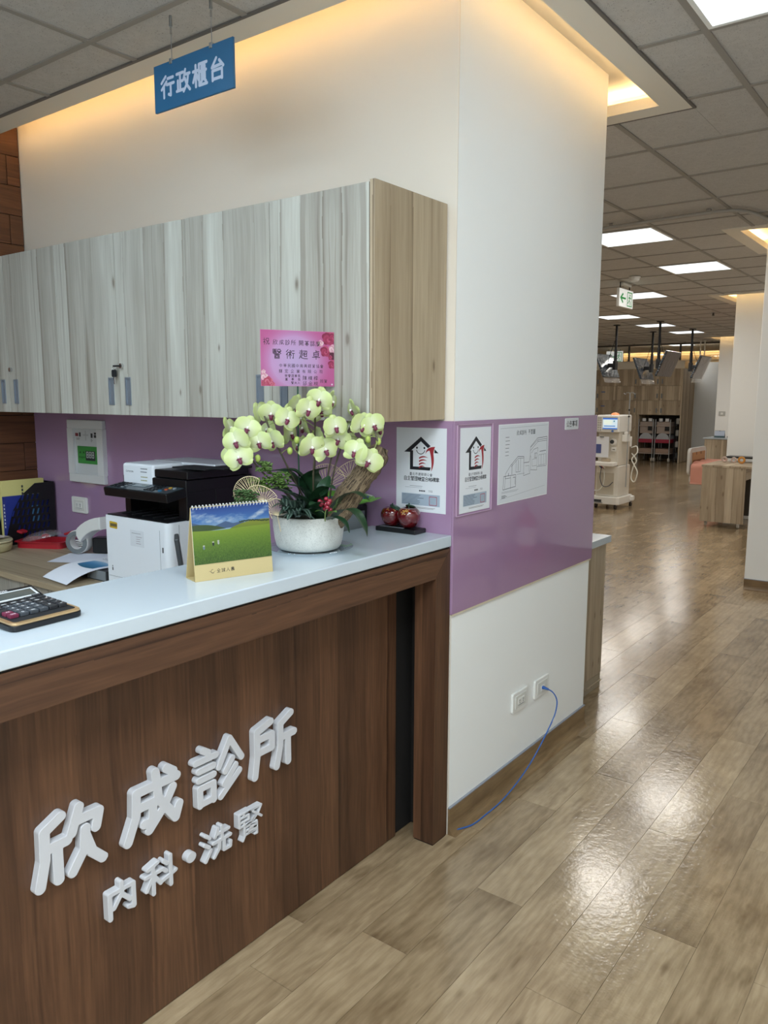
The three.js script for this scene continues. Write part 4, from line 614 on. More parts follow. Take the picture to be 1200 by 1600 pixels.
  const variants = [0, 1, 2, 3].map(() => merge([petal(rr(0.037, 0.041), 0.0165, 0.3, rr(-0.006, 0.002), rr(-0.1, 0.1), -0.002, 0), petal(rr(0.036, 0.040), 0.0155, 0.3, rr(-0.006, 0.004), 2.15, -0.002, 0), petal(rr(0.036, 0.040), 0.0155, 0.3, rr(-0.006, 0.004), -2.15, -0.002, 0), petal(rr(0.038, 0.042), 0.0255, rr(0.1, 0.3), rr(-0.008, 0.002), 1.25, 0.004, 0.003), petal(rr(0.038, 0.042), 0.0255, rr(0.1, 0.3), rr(-0.008, 0.002), -1.25, 0.004, 0.003)]));
  const lipGeo = merge([(() => { const g = new THREE.SphereGeometry(0.0075, 12, 8); g.scale(0.75, 1.1, 0.7); return g.translate(0, -0.010, 0.009).toNonIndexed(); })(), (() => { const g = new THREE.SphereGeometry(0.005, 10, 6); g.scale(1.7, 0.6, 0.6); return g.translate(0, -0.003, 0.008).toNonIndexed(); })()]);
  const coreGeo = (() => { const g = new THREE.SphereGeometry(0.0042, 10, 8); g.scale(0.8, 1, 1.3); return g.translate(0, 0.002, 0.008); })();
  const FL = [[-0.372, 1.454, 0.645, 1], [-0.292, 1.421, 0.692, 0], [-0.282, 1.457, 0.658, 0], [-0.369, 1.378, 0.649, 1], [-0.286, 1.374, 0.688, 0], [-0.258, 1.418, 0.635, 0], [-0.253, 1.499, 0.589, 0], [-0.328, 1.5, 0.559, 1], [-0.244, 1.419, 0.594, 0], [-0.192, 1.484, 0.59, 0], [-0.3, 1.449, 0.555, 1], [-0.244, 1.437, 0.524, 1], [-0.225, 1.518, 0.515, 1], [-0.143, 1.511, 0.555, 0], [-0.122, 1.539, 0.526, 0], [-0.15, 1.506, 0.494, 0], [-0.175, 1.532, 0.417, 1], [-0.246, 1.483, 0.484, 1], [-0.234, 1.455, 0.472, 1], [-0.089, 1.461, 0.498, 0], [-0.145, 1.403, 0.539, 0], [-0.128, 1.394, 0.499, 0], [-0.201, 1.425, 0.448, 1], [-0.246, 1.401, 0.479, 1], [-0.11, 1.424, 0.461, 0], [-0.098, 1.509, 0.406, 1], [-0.047, 1.464, 0.426, 0], [-0.026, 1.466, 0.401, 0], [-0.058, 1.449, 0.335, 1], [-0.045, 1.391, 0.459, 0], [-0.121, 1.414, 0.396, 1], [-0.014, 1.364, 0.437, 0], [-0.101, 1.408, 0.34, 1], [-0.129, 1.457, 0.371, 1]];
  FL.forEach(([x, y, z, side], k) => {
    const p = V3(loc([x, y, z])), f = mesh('flower', variants[k % 4], flowerMat, potted, p.toArray());
    const out = Math.atan2(x + 0.2, z - 0.5); f.rotation.order = 'YXZ';
    f.rotation.set(rr(-0.2, 0.4), side ? (rnd() < 0.5 ? 0.64 - rr(0.7, 1.3) : 0.64 + rr(0.7, 1.3)) : 0.64 + rr(-0.6, 0.6) + 0.12 * Math.sin(out), rr(-0.5, 0.5)); f.scale.setScalar(side ? rr(0.88, 1) : rr(0.98, 1.1));
    mesh('lip', lipGeo, lipMat, f); mesh('column', coreGeo, coreMat, f); f.updateMatrix();
    const q = f.worldToLocal ? nearest(p).clone().applyMatrix4(f.matrix.clone().invert()) : p, mid = q.clone().multiplyScalar(0.5); mid.z -= 0.008; mid.y += 0.004;
    mesh('pedicel', new THREE.TubeGeometry(new THREE.CatmullRomCurve3([new THREE.Vector3(0, 0, -0.001), mid, q]), 8, 0.0013, 6), pedMat, f);
  });
  for (const b of [[-0.273, 1.371, 0.628], [-0.205, 1.392, 0.565], [-0.19, 1.423, 0.551], [-0.014, 1.418, 0.391], [-0.037, 1.424, 0.411], [-0.115, 1.487, 0.484]]) {
    const g = new THREE.SphereGeometry(0.0095, 14, 10); g.scale(0.85, 1.15, 0.85); const p = V3(loc(b)), m = mesh('bud', g, phy(0xa9bc5c, 0.5), potted, p.toArray()), q = nearest(p).clone().sub(p);
    mesh('pedicel', new THREE.TubeGeometry(new THREE.CatmullRomCurve3([new THREE.Vector3(0, 0.006, 0), q.clone().multiplyScalar(0.5).add(new THREE.Vector3(0, 0.006, 0)), q]), 8, 0.0013, 6), pedMat, m);
  }
  // gold filigree fan leaves
  const gold = phy(0xe2d0aa, 0.4, { metalness: 0.25 });
  const fan = (base, dir, right, R) => {
    const d = V3(dir).normalize(), r = V3(right).normalize(), b = V3(loc(base)), at = (a, q) => b.clone().addScaledVector(d, Math.cos(a) * q).addScaledVector(r, Math.sin(a) * q), list = [], rim = (a) => R * (1.0 - 0.12 * a * a);
    const tubeOf = (pts, w) => list.push(new THREE.TubeGeometry(new THREE.CatmullRomCurve3(pts), 8, w, 5));
    const edge = []; for (let k = 0; k <= 16; k++) { const a = -1.15 + 2.3 * k / 16; edge.push(at(a, rim(a))); } list.push(new THREE.TubeGeometry(new THREE.CatmullRomCurve3([at(-1.2, 0.004), ...edge, at(1.2, 0.004)]), 40, 0.0011, 5));
    for (let k = 0; k <= 11; k++) { const a = -1.05 + 2.1 * k / 11; tubeOf([b.clone(), at(a * 0.92, rim(a) * 0.5), at(a, rim(a))], 0.00075); if (k < 11) tubeOf([at(a * 0.95 + 0.02, rim(a) * 0.55), at(a + 0.09, rim(a) * 0.98)], 0.0006); }
    tubeOf([b.clone().addScaledVector(d, -R * 0.9), b.clone().addScaledVector(d, -R * 0.4), b.clone()], 0.0014);
    mesh('gold_fan_leaf', merge(list), gold, potted);
  };
  const rt = [0.8, 0, -0.6];
  fan([-0.275, 1.262, 0.645], [-0.75, 0.9, 0.62], [0.6, 0.75, -0.35], 0.062); fan([-0.245, 1.243, 0.63], [-0.35, 1, 0.25], rt, 0.056); fan([-0.215, 1.205, 0.61], [-0.15, 1, 0.1], rt, 0.052); fan([-0.19, 1.27, 0.42], [-0.05, 1, 0], rt, 0.075); fan([-0.15, 1.3, 0.36], [0.45, 0.9, -0.35], rt, 0.07);
  // driftwood
  {
    const c = new THREE.CatmullRomCurve3([[-0.155, 1.17, 0.46], [-0.125, 1.225, 0.43], [-0.085, 1.295, 0.395], [-0.05, 1.36, 0.365], [-0.035, 1.4, 0.35]].map((p) => V3(loc(p)))), g = new THREE.TubeGeometry(c, 60, 0.042, 28), P = g.attributes.position, N = g.attributes.normal, uv = g.attributes.uv;
    for (let i = 0; i < P.count; i++) { const u = uv.getX(i), v = uv.getY(i), k = (0.2 + 0.8 * u), d = 0.016 * (fbm(u * 5, Math.sin(v * 6.283) * 2 + 4, 81) - 0.45) + 0.006 * (fbm(u * 26, Math.cos(v * 6.283) * 6 + 9, 82) - 0.5) - 0.010 * u + (u > 0.93 ? -0.12 * (u - 0.93) * noise(v * 9, 1, 3) * 4 : 0); P.setXYZ(i, P.getX(i) + N.getX(i) * d, P.getY(i) + N.getY(i) * d, P.getZ(i) + N.getZ(i) * d); }
    g.computeVertexNormals();
    const bark = pixelTex(256, 256, (i, j) => { const f = fbm(i / 42, j / 12, 91), q = noise(i / 26, j / 7, 92); const t = q > 0.7 ? 0.2 : 0.45 + 0.55 * f; return mix3([48, 38, 28], [148, 128, 100], t); }); bark.repeat.set(2, 3);
    const bb = pixelTex(256, 256, (i, j) => { const q = noise(i / 26, j / 7, 92), v = (q > 0.7 ? 60 : 200) + 50 * noise(i / 5, j / 3, 93); return [v, v, v]; }, { srgb: false }); bb.repeat.set(2, 3);
    mesh('driftwood', g, std(0xffffff, 0.9, { map: bark, bumpMap: bb, bumpScale: 0.004 }), potted);
  }
  // berries and their leaves
  const berry = new THREE.SphereGeometry(0.0068, 14, 10), berryMat = phy(0x8e1a30, 0.3, { clearcoat: 0.4 });
  for (let k = 0; k < 11; k++) mesh('berry', berry, berryMat, potted, loc([-0.088 + 0.021 * Math.cos(k * 2.4) * Math.sqrt(k / 11) * 1.1, 1.243 + 0.020 * Math.sin(k * 2.4) * Math.sqrt(k / 11), 0.543 + 0.010 * Math.sin(k * 1.7)]));
  mesh('berry_stem', tube([loc([-0.12, 1.18, 0.51]), loc([-0.1, 1.21, 0.532]), loc([-0.088, 1.235, 0.54])], 0.002, 10, 6), pedMat, potted);
  const lightLeaf = phy(0x5f8440, 0.45, { side: THREE.DoubleSide });
  for (const [a, b] of [[[-0.075, 1.225, 0.53], [-0.045, 1.25, 0.52]], [[-0.08, 1.215, 0.535], [-0.05, 1.222, 0.54]], [[-0.095, 1.215, 0.54], [-0.11, 1.222, 0.565]], [[-0.07, 1.23, 0.52], [-0.06, 1.262, 0.515]]]) mesh('small_leaf', blade([a, a.map((v, i) => (v + b[i]) / 2 + (i === 1 ? 0.006 : 0)), b].map(loc), 0.010, 0.2, 6), lightLeaf, potted);
}
{ // clear saucer under the bowl
  const t = thing('clear_saucer', 'clear plastic saucer under the speckled orchid bowl', 'saucer', [-0.205, TOP, 0.482]);
  mesh('dish', lathe([[0.001, 0.0005], [0.10, 0.0005], [0.12, 0.005], [0.130, 0.010], [0.1305, 0.0115], [0.119, 0.0065], [0.10, 0.002], [0.001, 0.002]], 64), phy(0xf4f8fa, 0.06, { transmission: 0.92, thickness: 0, ior: 1.45 }), t);
}
// ---------------------------------------------------------------- on the reception walls
const lines = (x, left, top, w, n, step, color = '#555', lw = 2) => { x.strokeStyle = color; x.lineWidth = lw; for (let k = 0; k < n; k++) { let a = left; const end = left + w * (0.55 + 0.45 * hash(k, n, 12)); while (a < end) { const l = 3 + 5 * hash(a | 0, k, 3); x.beginPath(); x.moveTo(a, top + k * step); x.lineTo(Math.min(end, a + l), top + k * step); x.stroke(); a += l + 2; } } };
const housePoster = canvasTex(600, 850, (x, w, h) => {
  x.fillStyle = '#e6eaf0'; x.fillRect(0, 0, w, h);
  x.fillStyle = '#23262e'; x.beginPath(); x.moveTo(300, 88); x.lineTo(96, 246); x.lineTo(168, 246); x.lineTo(168, 424); x.lineTo(410, 424); x.lineTo(420, 392); x.lineTo(206, 392); x.lineTo(206, 228); x.lineTo(186, 228); x.lineTo(300, 134); x.lineTo(384, 200); x.lineTo(416, 178); x.fill();
  x.beginPath(); x.moveTo(462, 206); x.lineTo(510, 246); x.lineTo(462, 246); x.fill();
  for (const cx of [252, 342]) { x.beginPath(); x.arc(cx, 200, 11, 0, 7); x.fill(); } x.strokeStyle = '#23262e'; x.lineWidth = 7; x.beginPath(); x.arc(297, 210, 52, 0.25, 2.9); x.stroke();
  x.fillStyle = '#9e3038'; x.beginPath(); x.moveTo(356, 260); x.quadraticCurveTo(362, 184, 470, 184); x.quadraticCurveTo(452, 214, 450, 260); x.quadraticCurveTo(470, 360, 424, 434); x.quadraticCurveTo(440, 330, 404, 224); x.quadraticCurveTo(372, 226, 356, 260); x.fill();
  for (let k = 0; k < 4; k++) { const y = 300 + k * 32, l = 112 - k * 12; x.beginPath(); x.moveTo(276, y); x.quadraticCurveTo(276 + l * 0.45, y - 36, 276 + l, y - 2); x.quadraticCurveTo(276 + l * 0.5, y - 16, 282, y + 12); x.fill(); }
  writeText(x, '臺北市建築師公會', 164, 452, 31, 4, 2.6, '#4a4e56'); writeText(x, '自主管理檢查合格標章', 92, 492, 44, 0, 4.4, '#22252c', 0.98);
  lines(x, 170, 590, 170, 1, 10, '#5a5e66', 3); lines(x, 110, 606, 230, 1, 10, '#6a6e76', 2);
  x.fillStyle = '#2c3038'; for (let k = 0; k < 4; k++) { x.beginPath(); x.arc(290 + k * 19, 636, 8, 0, 7); x.fill(); } x.font = '30px sans-serif'; x.fillText('110', 394, 646);
  x.fillStyle = '#a9b8c8'; x.fillRect(68, 668, 464, 118); lines(x, 74, 682, 300, 7, 15, '#3d4a58', 4);
  x.strokeStyle = '#a8404a'; x.lineWidth = 6; x.strokeRect(408, 690, 86, 84); lines(x, 418, 704, 66, 6, 11, '#8a98a8', 2); lines(x, 180, 806, 350, 2, 10, '#555', 3);
});
{
  const t = thing('wall_poster', 'white poster with a smiling house emblem behind the red apples', 'poster', [-0.125, 1.3, 0.0062]);
  mesh('sheet', box(0.206, 0.288, 0.0008, 0), M.paper, t, [0, 0, 0.0006]); mesh('printed_face', new THREE.PlaneGeometry(0.205, 0.287), phy(0xffffff, 0.22, { map: housePoster }), t, [0, 0, 0.0012]);
  const u = thing('wall_poster', 'white poster with a smiling house emblem in a clear sleeve on the column', 'poster', [0.0085, 1.3, -0.132], Math.PI / 2);
  mesh('sheet', box(0.206, 0.29, 0.0008, 0), M.paper, u, [0, 0, 0.0006]); mesh('printed_face', new THREE.PlaneGeometry(0.205, 0.289), phy(0xffffff, 0.25, { map: housePoster }), u, [0, 0, 0.0012]);
  mesh('sleeve_rim', merge([span(-0.124, 0.116, 0.155, 0.157, 0, 0.003, 0), span(-0.124, 0.116, -0.153, -0.151, 0, 0.003, 0), span(-0.124, -0.121, -0.153, 0.157, 0, 0.003, 0), span(0.113, 0.116, -0.153, 0.157, 0, 0.003, 0)]), phy(0xc7a8c4, 0.15), u);
}
{
  const plan = canvasTex(900, 640, (x, w, h) => {
    x.fillStyle = '#dfe3ea'; x.fillRect(0, 0, w, h); x.strokeStyle = '#8e949e'; x.lineWidth = 2; x.beginPath(); x.moveTo(20, 26); x.lineTo(880, 20); x.stroke();
    writeText(x, '欣成診所 平面圖', 300, 50, 40, 6, 3.6, '#3f4550');
    lines(x, 110, 100, 70, 6, 30, '#565c66', 4);
    x.strokeStyle = '#3f4550'; const P = (pts, lw = 3) => { x.lineWidth = lw; x.beginPath(); pts.forEach((p, i) => (i ? x.lineTo(...p) : x.moveTo(...p))); x.stroke(); };
    P([[560, 280], [560, 200], [690, 130], [880, 124], [880, 380]], 4); P([[566, 204], [692, 146], [880, 142]]); P([[560, 232], [700, 160], [880, 158]]); P([[700, 145], [700, 165]]);
    P([[570, 280], [570, 400], [690, 410], [690, 380], [870, 384]]); P([[580, 256], [620, 226], [700, 214], [700, 250]]); P([[600, 310], [690, 310], [690, 370], [600, 370], [600, 310]], 2); P([[640, 260], [690, 260], [690, 300], [640, 300], [640, 260]]); P([[660, 260], [660, 300]], 4); P([[720, 280], [860, 276], [860, 370], [720, 370], [720, 280]], 2); P([[740, 250], [860, 246]], 5); P([[770, 280], [770, 370]]); P([[820, 280], [820, 370]], 2);
    P([[200, 340], [330, 270], [440, 276], [440, 330], [540, 330], [556, 280]], 4); P([[214, 350], [336, 286], [436, 290]]); P([[200, 340], [120, 400], [110, 520]], 3); P([[90, 420], [300, 420], [300, 520], [80, 530], [90, 420]], 4); P([[210, 420], [210, 528]]); P([[120, 420], [120, 440], [210, 440]]); P([[230, 330], [230, 410]], 5); P([[300, 300], [300, 400], [380, 400], [380, 290]], 3); P([[340, 300], [340, 390]], 5); P([[250, 440], [290, 440], [290, 500]], 4); P([[440, 330], [440, 440], [560, 430], [560, 400]]); P([[470, 360], [540, 360], [540, 420]], 2); P([[170, 400], [170, 420]], 6); P([[320, 420], [460, 420]], 2);
    lines(x, 60, 548, 340, 2, 10, '#6a707a', 2); lines(x, 60, 580, 110, 3, 9, '#4c525c', 4); P([[40, 606], [860, 560]], 1);
  });
  const t = thing('floor_plan_poster', 'large white printed floor plan in plastic on the purple column panel', 'poster', [0.0085, 1.304, -0.497], Math.PI / 2);
  t.rotation.z = 0.004;
  mesh('sheet', box(0.41, 0.292, 0.001, 0), M.paper, t, [0, 0, 0.0008]); mesh('printed_face', new THREE.PlaneGeometry(0.404, 0.286), phy(0xffffff, 0.22, { map: plan }), t, [0, 0, 0.0015]);
  const lab = canvasTex(256, 90, (x) => { x.fillStyle = '#dcdfe4'; x.fillRect(0, 0, 256, 90); writeText(x, '公告事項', 18, 18, 52, 5, 5, '#23252b'); });
  const l = thing('notice_label', 'small white label with black characters near the top of the column panel', 'label', [0.0085, 1.4365, -0.926], Math.PI / 2);
  mesh('label_card', tr(extrude(roundedShape(0.137, 0.048, 0.006), 0.0012), 0, 0, 0), M.paper, l); mesh('printed_face', new THREE.PlaneGeometry(0.126, 0.0443), std(0xffffff, 0.6, { map: lab }), l, [0, 0, 0.0018]);
}
const socketPlate = (t, outlet) => {
  const frame = extrude(roundedShape(0.128, 0.076, 0.006), 0.005, 0.0025); mesh('plate', frame, M.plastic, t, [0, 0, 0.002]);
  mesh('insert', tr(box(0.092, 0.052, 0.004, 0.0015), 0, 0, 0.0095), phy(0xdcdcd6, 0.4), t);
  if (outlet) { mesh('outlet_face', tr(box(0.052, 0.026, 0.003, 0.001), 0, 0, 0.0115), M.plastic, t); for (const x of [-0.015, 0.015]) for (const d of [-0.0035, 0.0035]) mesh('slot', box(0.0018, 0.008, 0.002, 0), M.black, t, [x + d, 0.003, 0.0125]); for (const x of [-0.015, 0.015]) mesh('slot', box(0.004, 0.004, 0.002, 0), M.black, t, [x, -0.006, 0.0125]); mesh('shadow_line', box(0.05, 0.0015, 0.002, 0), M.midGrey, t, [0, -0.0155, 0.0115]); }
};
socketPlate(thing('wall_outlet', 'white wall outlet plate, empty, low on the white column', 'wall socket', [0.0005, 0.3405, -0.5255], Math.PI / 2), true);
{ const t = thing('network_outlet', 'white network outlet plate with a blue cable plugged in', 'wall socket', [0.0005, 0.337, -0.721], Math.PI / 2); socketPlate(t, false); mesh('jack', box(0.034, 0.024, 0.003, 0.001), M.plastic, t, [0.0, -0.004, 0.0115]); mesh('print_mark', box(0.006, 0.012, 0.0008, 0), M.darkGrey, t, [0.006, 0.026, 0.0085]); }
socketPlate(thing('wall_outlet', 'white wall outlet plate on the purple wall below the green display panel', 'wall socket', [-2.194, 1.005, 0.0062]), true);
{
  const t = thing('network_cable', 'blue network cable drooping from the column socket to the floor', 'cable');
  mesh('cord', tube([[0.036, 0.334, -0.716], [0.055, 0.325, -0.722], [0.072, 0.29, -0.733], [0.074, 0.24, -0.72], [0.066, 0.17, -0.66], [0.058, 0.09, -0.55], [0.055, 0.04, -0.42], [0.05, 0.012, -0.3], [0.045, 0.0045, -0.2], [0.04, 0.0045, -0.1], [0.012, 0.006, -0.03], [0.008, 0.006, 0.0]], 0.0027, 90, 8), M.blueCable, t);
  const plug = cyl(0.0045, 0.007, 0.026, 12); plug.rotateZ(-Math.PI / 2); mesh('plug_boot', plug, M.blueCable, t, [0.028, 0.335, -0.716], [0, 0, -0.15]);
  mesh('plug', tr(box(0.014, 0.011, 0.012, 0.001), 0.016, 0.336, -0.716), M.blueCable, t); mesh('tag_band', tube([[0.0735, 0.222, -0.712], [0.0715, 0.205, -0.697]], 0.0036, 6, 8), M.plastic, t);
}
{ // oxygen display
  const art = canvasTex(300, 360, (x, w, h) => { x.fillStyle = '#c9ccce'; x.fillRect(0, 0, w, h); x.fillStyle = '#7d1f2a'; x.fillRect(4, 32, 40, 26); x.fillStyle = '#2a2c30'; for (const [a, b, c, d] of [[54, 26, 22, 34], [206, 30, 26, 36], [250, 22, 40, 16], [246, 42, 48, 22]]) { x.fillRect(a, b, c, d); x.clearRect; } lines(x, 16, 74, 56, 2, 9, '#4a4c50', 4); lines(x, 206, 78, 26, 3, 9, '#4a4c50', 4); x.strokeStyle = '#b4b7ba'; x.lineWidth = 12; x.beginPath(); x.moveTo(140, 10); x.lineTo(140, 90); x.moveTo(104, 46); x.lineTo(178, 46); x.stroke(); });
  const dig = canvasTex(300, 220, (x) => {
    x.fillStyle = '#3f8f45'; x.fillRect(0, 0, 300, 220); x.fillStyle = '#173d1c'; x.font = 'bold 30px sans-serif'; x.fillText('Oxygen', 14, 150); for (const a of [30, 84]) { x.beginPath(); x.moveTo(a, 86); x.lineTo(a + 12, 58); x.lineTo(a + 24, 86); x.fill(); x.fillRect(a, 80, 24, 10); }
    x.fillStyle = '#2c3338'; x.fillRect(124, 56, 150, 124); x.strokeStyle = '#d3dad8'; x.lineWidth = 7; for (let k = 0; k < 3; k++) { const a = 142 + k * 43; x.strokeRect(a, 70, 24, 36); x.strokeRect(a, 106, 24, 36); }
  });
  const t = thing('oxygen_display', 'white framed wall unit with a small green number display', 'display panel', [-2.0975, 1.2775, 0.0062]);
  mesh('frame', merge([span(-0.15, 0.15, 0.112, 0.154, 0, 0.022, 0.004), span(-0.15, 0.15, -0.154, -0.112, 0, 0.022, 0.004), span(-0.15, -0.1, -0.112, 0.112, 0, 0.022, 0), span(0.1, 0.15, -0.112, 0.112, 0, 0.022, 0)]), phy(0xd9dadb, 0.4), t);
  mesh('back_plate', span(-0.101, 0.101, -0.113, 0.113, 0, 0.010, 0), phy(0xc9ccce, 0.4), t); mesh('printed_face', new THREE.PlaneGeometry(0.196, 0.216), std(0xffffff, 0.5, { map: art }), t, [0, 0, 0.0106]);
  mesh('display_window', span(-0.078, 0.086, -0.060, 0.026, 0.010, 0.013, 0.001), phy(0x3f8f45, 0.4), t); mesh('digits', new THREE.PlaneGeometry(0.162, 0.084), phy(0xffffff, 0.3, { map: dig }), t, [0.004, -0.017, 0.0136]);
}
{ // hanging sign
  const art = canvasTex(780, 300, (x) => { x.fillStyle = '#26648f'; x.fillRect(0, 0, 780, 300); writeText(x, '行政櫃台', 66, 84, 138, 28, 20, '#c3cfe6'); });
  const t = thing('hanging_sign', 'blue sign with four white characters hanging by wires over the counter', 'sign', [-0.775, 2.584, 0.4]);
  mesh('board', box(0.394, 0.150, 0.008, 0.001), phy(0x26648f, 0.4), t); mesh('printed_face', new THREE.PlaneGeometry(0.392, 0.1485), phy(0xffffff, 0.4, { map: art }), t, [0, 0, 0.0046]);
  for (const x of [-0.105, 0.095]) { mesh('wire', tube([[x, 0.075, 0], [x, 0.15, 0], [x, 0.215, 0]], 0.0013, 4, 6), M.steel, t); mesh('clamp', tr(box(0.014, 0.018, 0.016, 0.003), x, 0.073, 0), M.steel, t); const f = cyl(0.005, 0.006, 0.034, 12); mesh('ceiling_fitting', f, M.steel, t, [x, 0.198, 0]); mesh('grip_nut', cyl(0.0035, 0.0035, 0.02, 10), M.chrome, t, [x, 0.168, 0]); }
}
// ---------------------------------------------------------------- on the desk behind the counter
const DESK = 0.81;
{ // copier
  const t = thing('office_copier', 'white and black office copier on the desk beyond the counter', 'copier', [-1.122, DESK, 0.24]);
  const W = 0.386, D = 0.42, x0 = -W / 2, x1 = W / 2, zf = D / 2;   // body
  const plan = new THREE.Shape(); plan.moveTo(x0, -D / 2); plan.lineTo(x1, -D / 2); plan.lineTo(x1, zf - 0.03); plan.quadraticCurveTo(x1, zf, x1 - 0.03, zf); plan.lineTo(x0 + 0.004, zf); plan.lineTo(x0, zf - 0.004); plan.closePath();
  const up = (g) => { g.rotateX(Math.PI / 2); return g; };   // plan in x-z, extruded downwards from y
  const P2 = (h, y) => { const s = new THREE.Shape(plan.getPoints(8).map((p) => new THREE.Vector2(p.x, p.y))); const g = new THREE.ExtrudeGeometry(s, { depth: h, bevelEnabled: false }); g.rotateX(Math.PI / 2); return g.translate(0, y, 0); };
  const white = phy(0xe3e8ee, 0.35);
  mesh('body', P2(0.268, 0.279), white, t);
  mesh('tray_drawer', P2(0.010, 0.011), white, t);
  mesh('front_cover_seam', merge([span(x0 + 0.01, x1 - 0.05, 0.039, 0.0402, zf, zf + 0.0008, 0), span(x1 - 0.05, x1 - 0.0488, 0.04, 0.25, zf, zf + 0.0006, 0)]), M.midGrey, t);
  mesh('side_seam', span(x1, x1 + 0.0008, 0.01, 0.27, zf - 0.05, zf - 0.0485, 0), M.midGrey, t);
  mesh('power_button', span(x1 - 0.037, x1 - 0.03, 0.168, 0.188, zf - 0.004, zf + 0.001, 0.001), M.darkGrey, t);
  mesh('cover_logo', merge([span(x0 + 0.032, x0 + 0.038, 0.062, 0.074, zf, zf + 0.0006, 0), span(x0 + 0.033, x0 + 0.037, 0.076, 0.082, zf, zf + 0.0006, 0)]), M.darkGrey, t);
  const outTray = mesh('output_tray', span(x0 + 0.006, x1 - 0.012, 0.278, 0.283, -0.15, zf - 0.006, 0.001), M.black, t);
  for (let k = 0; k < 5; k++) mesh('tray_rib', span(x0 + 0.05 + k * 0.065, x0 + 0.056 + k * 0.065, 0.283, 0.287, -0.1, zf - 0.04, 0.001), M.blackMatte, outTray);
  mesh('neck', merge([span(x0, x1, 0.279, 0.388, -D / 2, -0.02, 0.003), span(x0, x0 + 0.035, 0.279, 0.388, -0.02, 0.115, 0), span(x1 - 0.05, x1, 0.279, 0.388, -0.02, 0.12, 0.003)]), M.black, t);
  mesh('scanner_bed', span(x0, x1, 0.385, 0.43, -D / 2, 0.122, 0.004), M.black, t);
  const pan = new THREE.Group(); pan.name = 'control_panel'; pan.position.set(0, 0.396, 0.122); pan.rotation.x = 0.16; t.add(pan);
  mesh('panel_body', span(x0, x1, -0.028, 0.006, 0, 0.092, 0.004), M.black, pan); mesh('panel_face', span(x0 + 0.006, x1 - 0.006, 0.006, 0.0075, 0.004, 0.084, 0.0005), phy(0x39454c, 0.3), pan);
  mesh('screen', span(x0 + 0.12, x0 + 0.2, 0.0075, 0.009, 0.012, 0.045, 0.0005), phy(0x5e6d74, 0.15), pan);
  for (let r = 0; r < 4; r++) for (let c = 0; c < 4; c++) mesh('button', span(x0 + 0.024 + c * 0.022, x0 + 0.036 + c * 0.022, 0.0075, 0.0105, 0.012 + r * 0.018, 0.021 + r * 0.018, 0.001), c === 3 ? M.midGrey : M.black, pan);
  for (let r = 0; r < 4; r++) for (let c = 0; c < 3; c++) mesh('button', span(x0 + 0.232 + c * 0.021, x0 + 0.245 + c * 0.021, 0.0075, 0.0105, 0.010 + r * 0.018, 0.021 + r * 0.018, 0.001), M.black, pan);
  for (const [x, z, c] of [[0.135, 0.024, 0xc79a3a], [0.135, 0.044, 0xb8532c], [0.126, 0.066, 0x2b6f94], [0.158, 0.024, 0x8d9499]]) { const g = cyl(0.0075, 0.0075, 0.004, 16); mesh('button', g, phy(c, 0.4), pan, [x, 0.0085, z]); }
  mesh('feeder_cover', span(x0, x0 + 0.195, 0.378, 0.478, -0.16, 0.124, 0.012), white, t);
  mesh('feeder_lid', span(x0 + 0.01, x1, 0.468, 0.480, -0.2, -0.02, 0.004), white, t);
  mesh('feeder_body', span(x0 + 0.196, x1 + 0.004, 0.432, 0.462, -0.19, 0.118, 0.004), M.black, t);
  mesh('feeder_tray', tr(box(0.19, 0.006, 0.17, 0.002), x1 - 0.03, 0.47, 0.0), M.blackMatte, t, [0, 0, 0], [0, 0, 0]);
  mesh('feeder_tray_extension', tr(box(0.1, 0.006, 0.14, 0.002), x1 + 0.08, 0.474, -0.02), M.blackMatte, t);
  mesh('maker_name', new THREE.PlaneGeometry(0.056, 0.014), std(0xffffff, 0.5, { map: canvasTex(256, 64, (x) => { x.fillStyle = '#e3e8ee'; x.fillRect(0, 0, 256, 64); x.fillStyle = '#30343c'; x.font = 'bold 40px sans-serif'; x.fillText('KYOCERA', 46, 47); x.strokeStyle = '#30343c'; x.lineWidth = 7; x.beginPath(); x.arc(22, 32, 13, 0.5, 5.2); x.stroke(); }) }), t, [x0 + 0.053, 0.446, 0.1246]);
  mesh('notes_label', new THREE.PlaneGeometry(0.058, 0.06), std(0xffffff, 0.5, { map: canvasTex(128, 128, (x) => { x.fillStyle = '#e3e8ee'; x.fillRect(0, 0, 128, 128); lines(x, 8, 14, 110, 2, 26, '#555b64', 9); lines(x, 8, 82, 110, 2, 28, '#8d8a52', 9); }) }), t, [x0 + 0.145, 0.436, 0.1246]);
  mesh('yellow_sticker', extrude(roundedShape(0.05, 0.026, 0.006), 0.0006), std(0xc9a72e, 0.5), t, [x0 + 0.052, 0.243, zf], [0, 0, -0.05]); mesh('yellow_sticker_print', merge([0, 1, 2, 3, 4].map((k) => span(x0 + 0.034 + k * 0.0085, x0 + 0.040 + k * 0.0085, 0.237, 0.249, zf + 0.0007, zf + 0.0011, 0))), M.darkGrey, t);
  mesh('info_sticker', new THREE.PlaneGeometry(0.084, 0.062), std(0xffffff, 0.5, { map: canvasTex(256, 192, (x) => { x.fillStyle = '#d7dce2'; x.fillRect(0, 0, 256, 192); lines(x, 30, 36, 190, 1, 26, '#4a4d55', 5); lines(x, 110, 76, 120, 4, 26, '#6a4a5a', 5); }) }), t, [x0 + 0.2, 0.205, zf + 0.0008]);
}
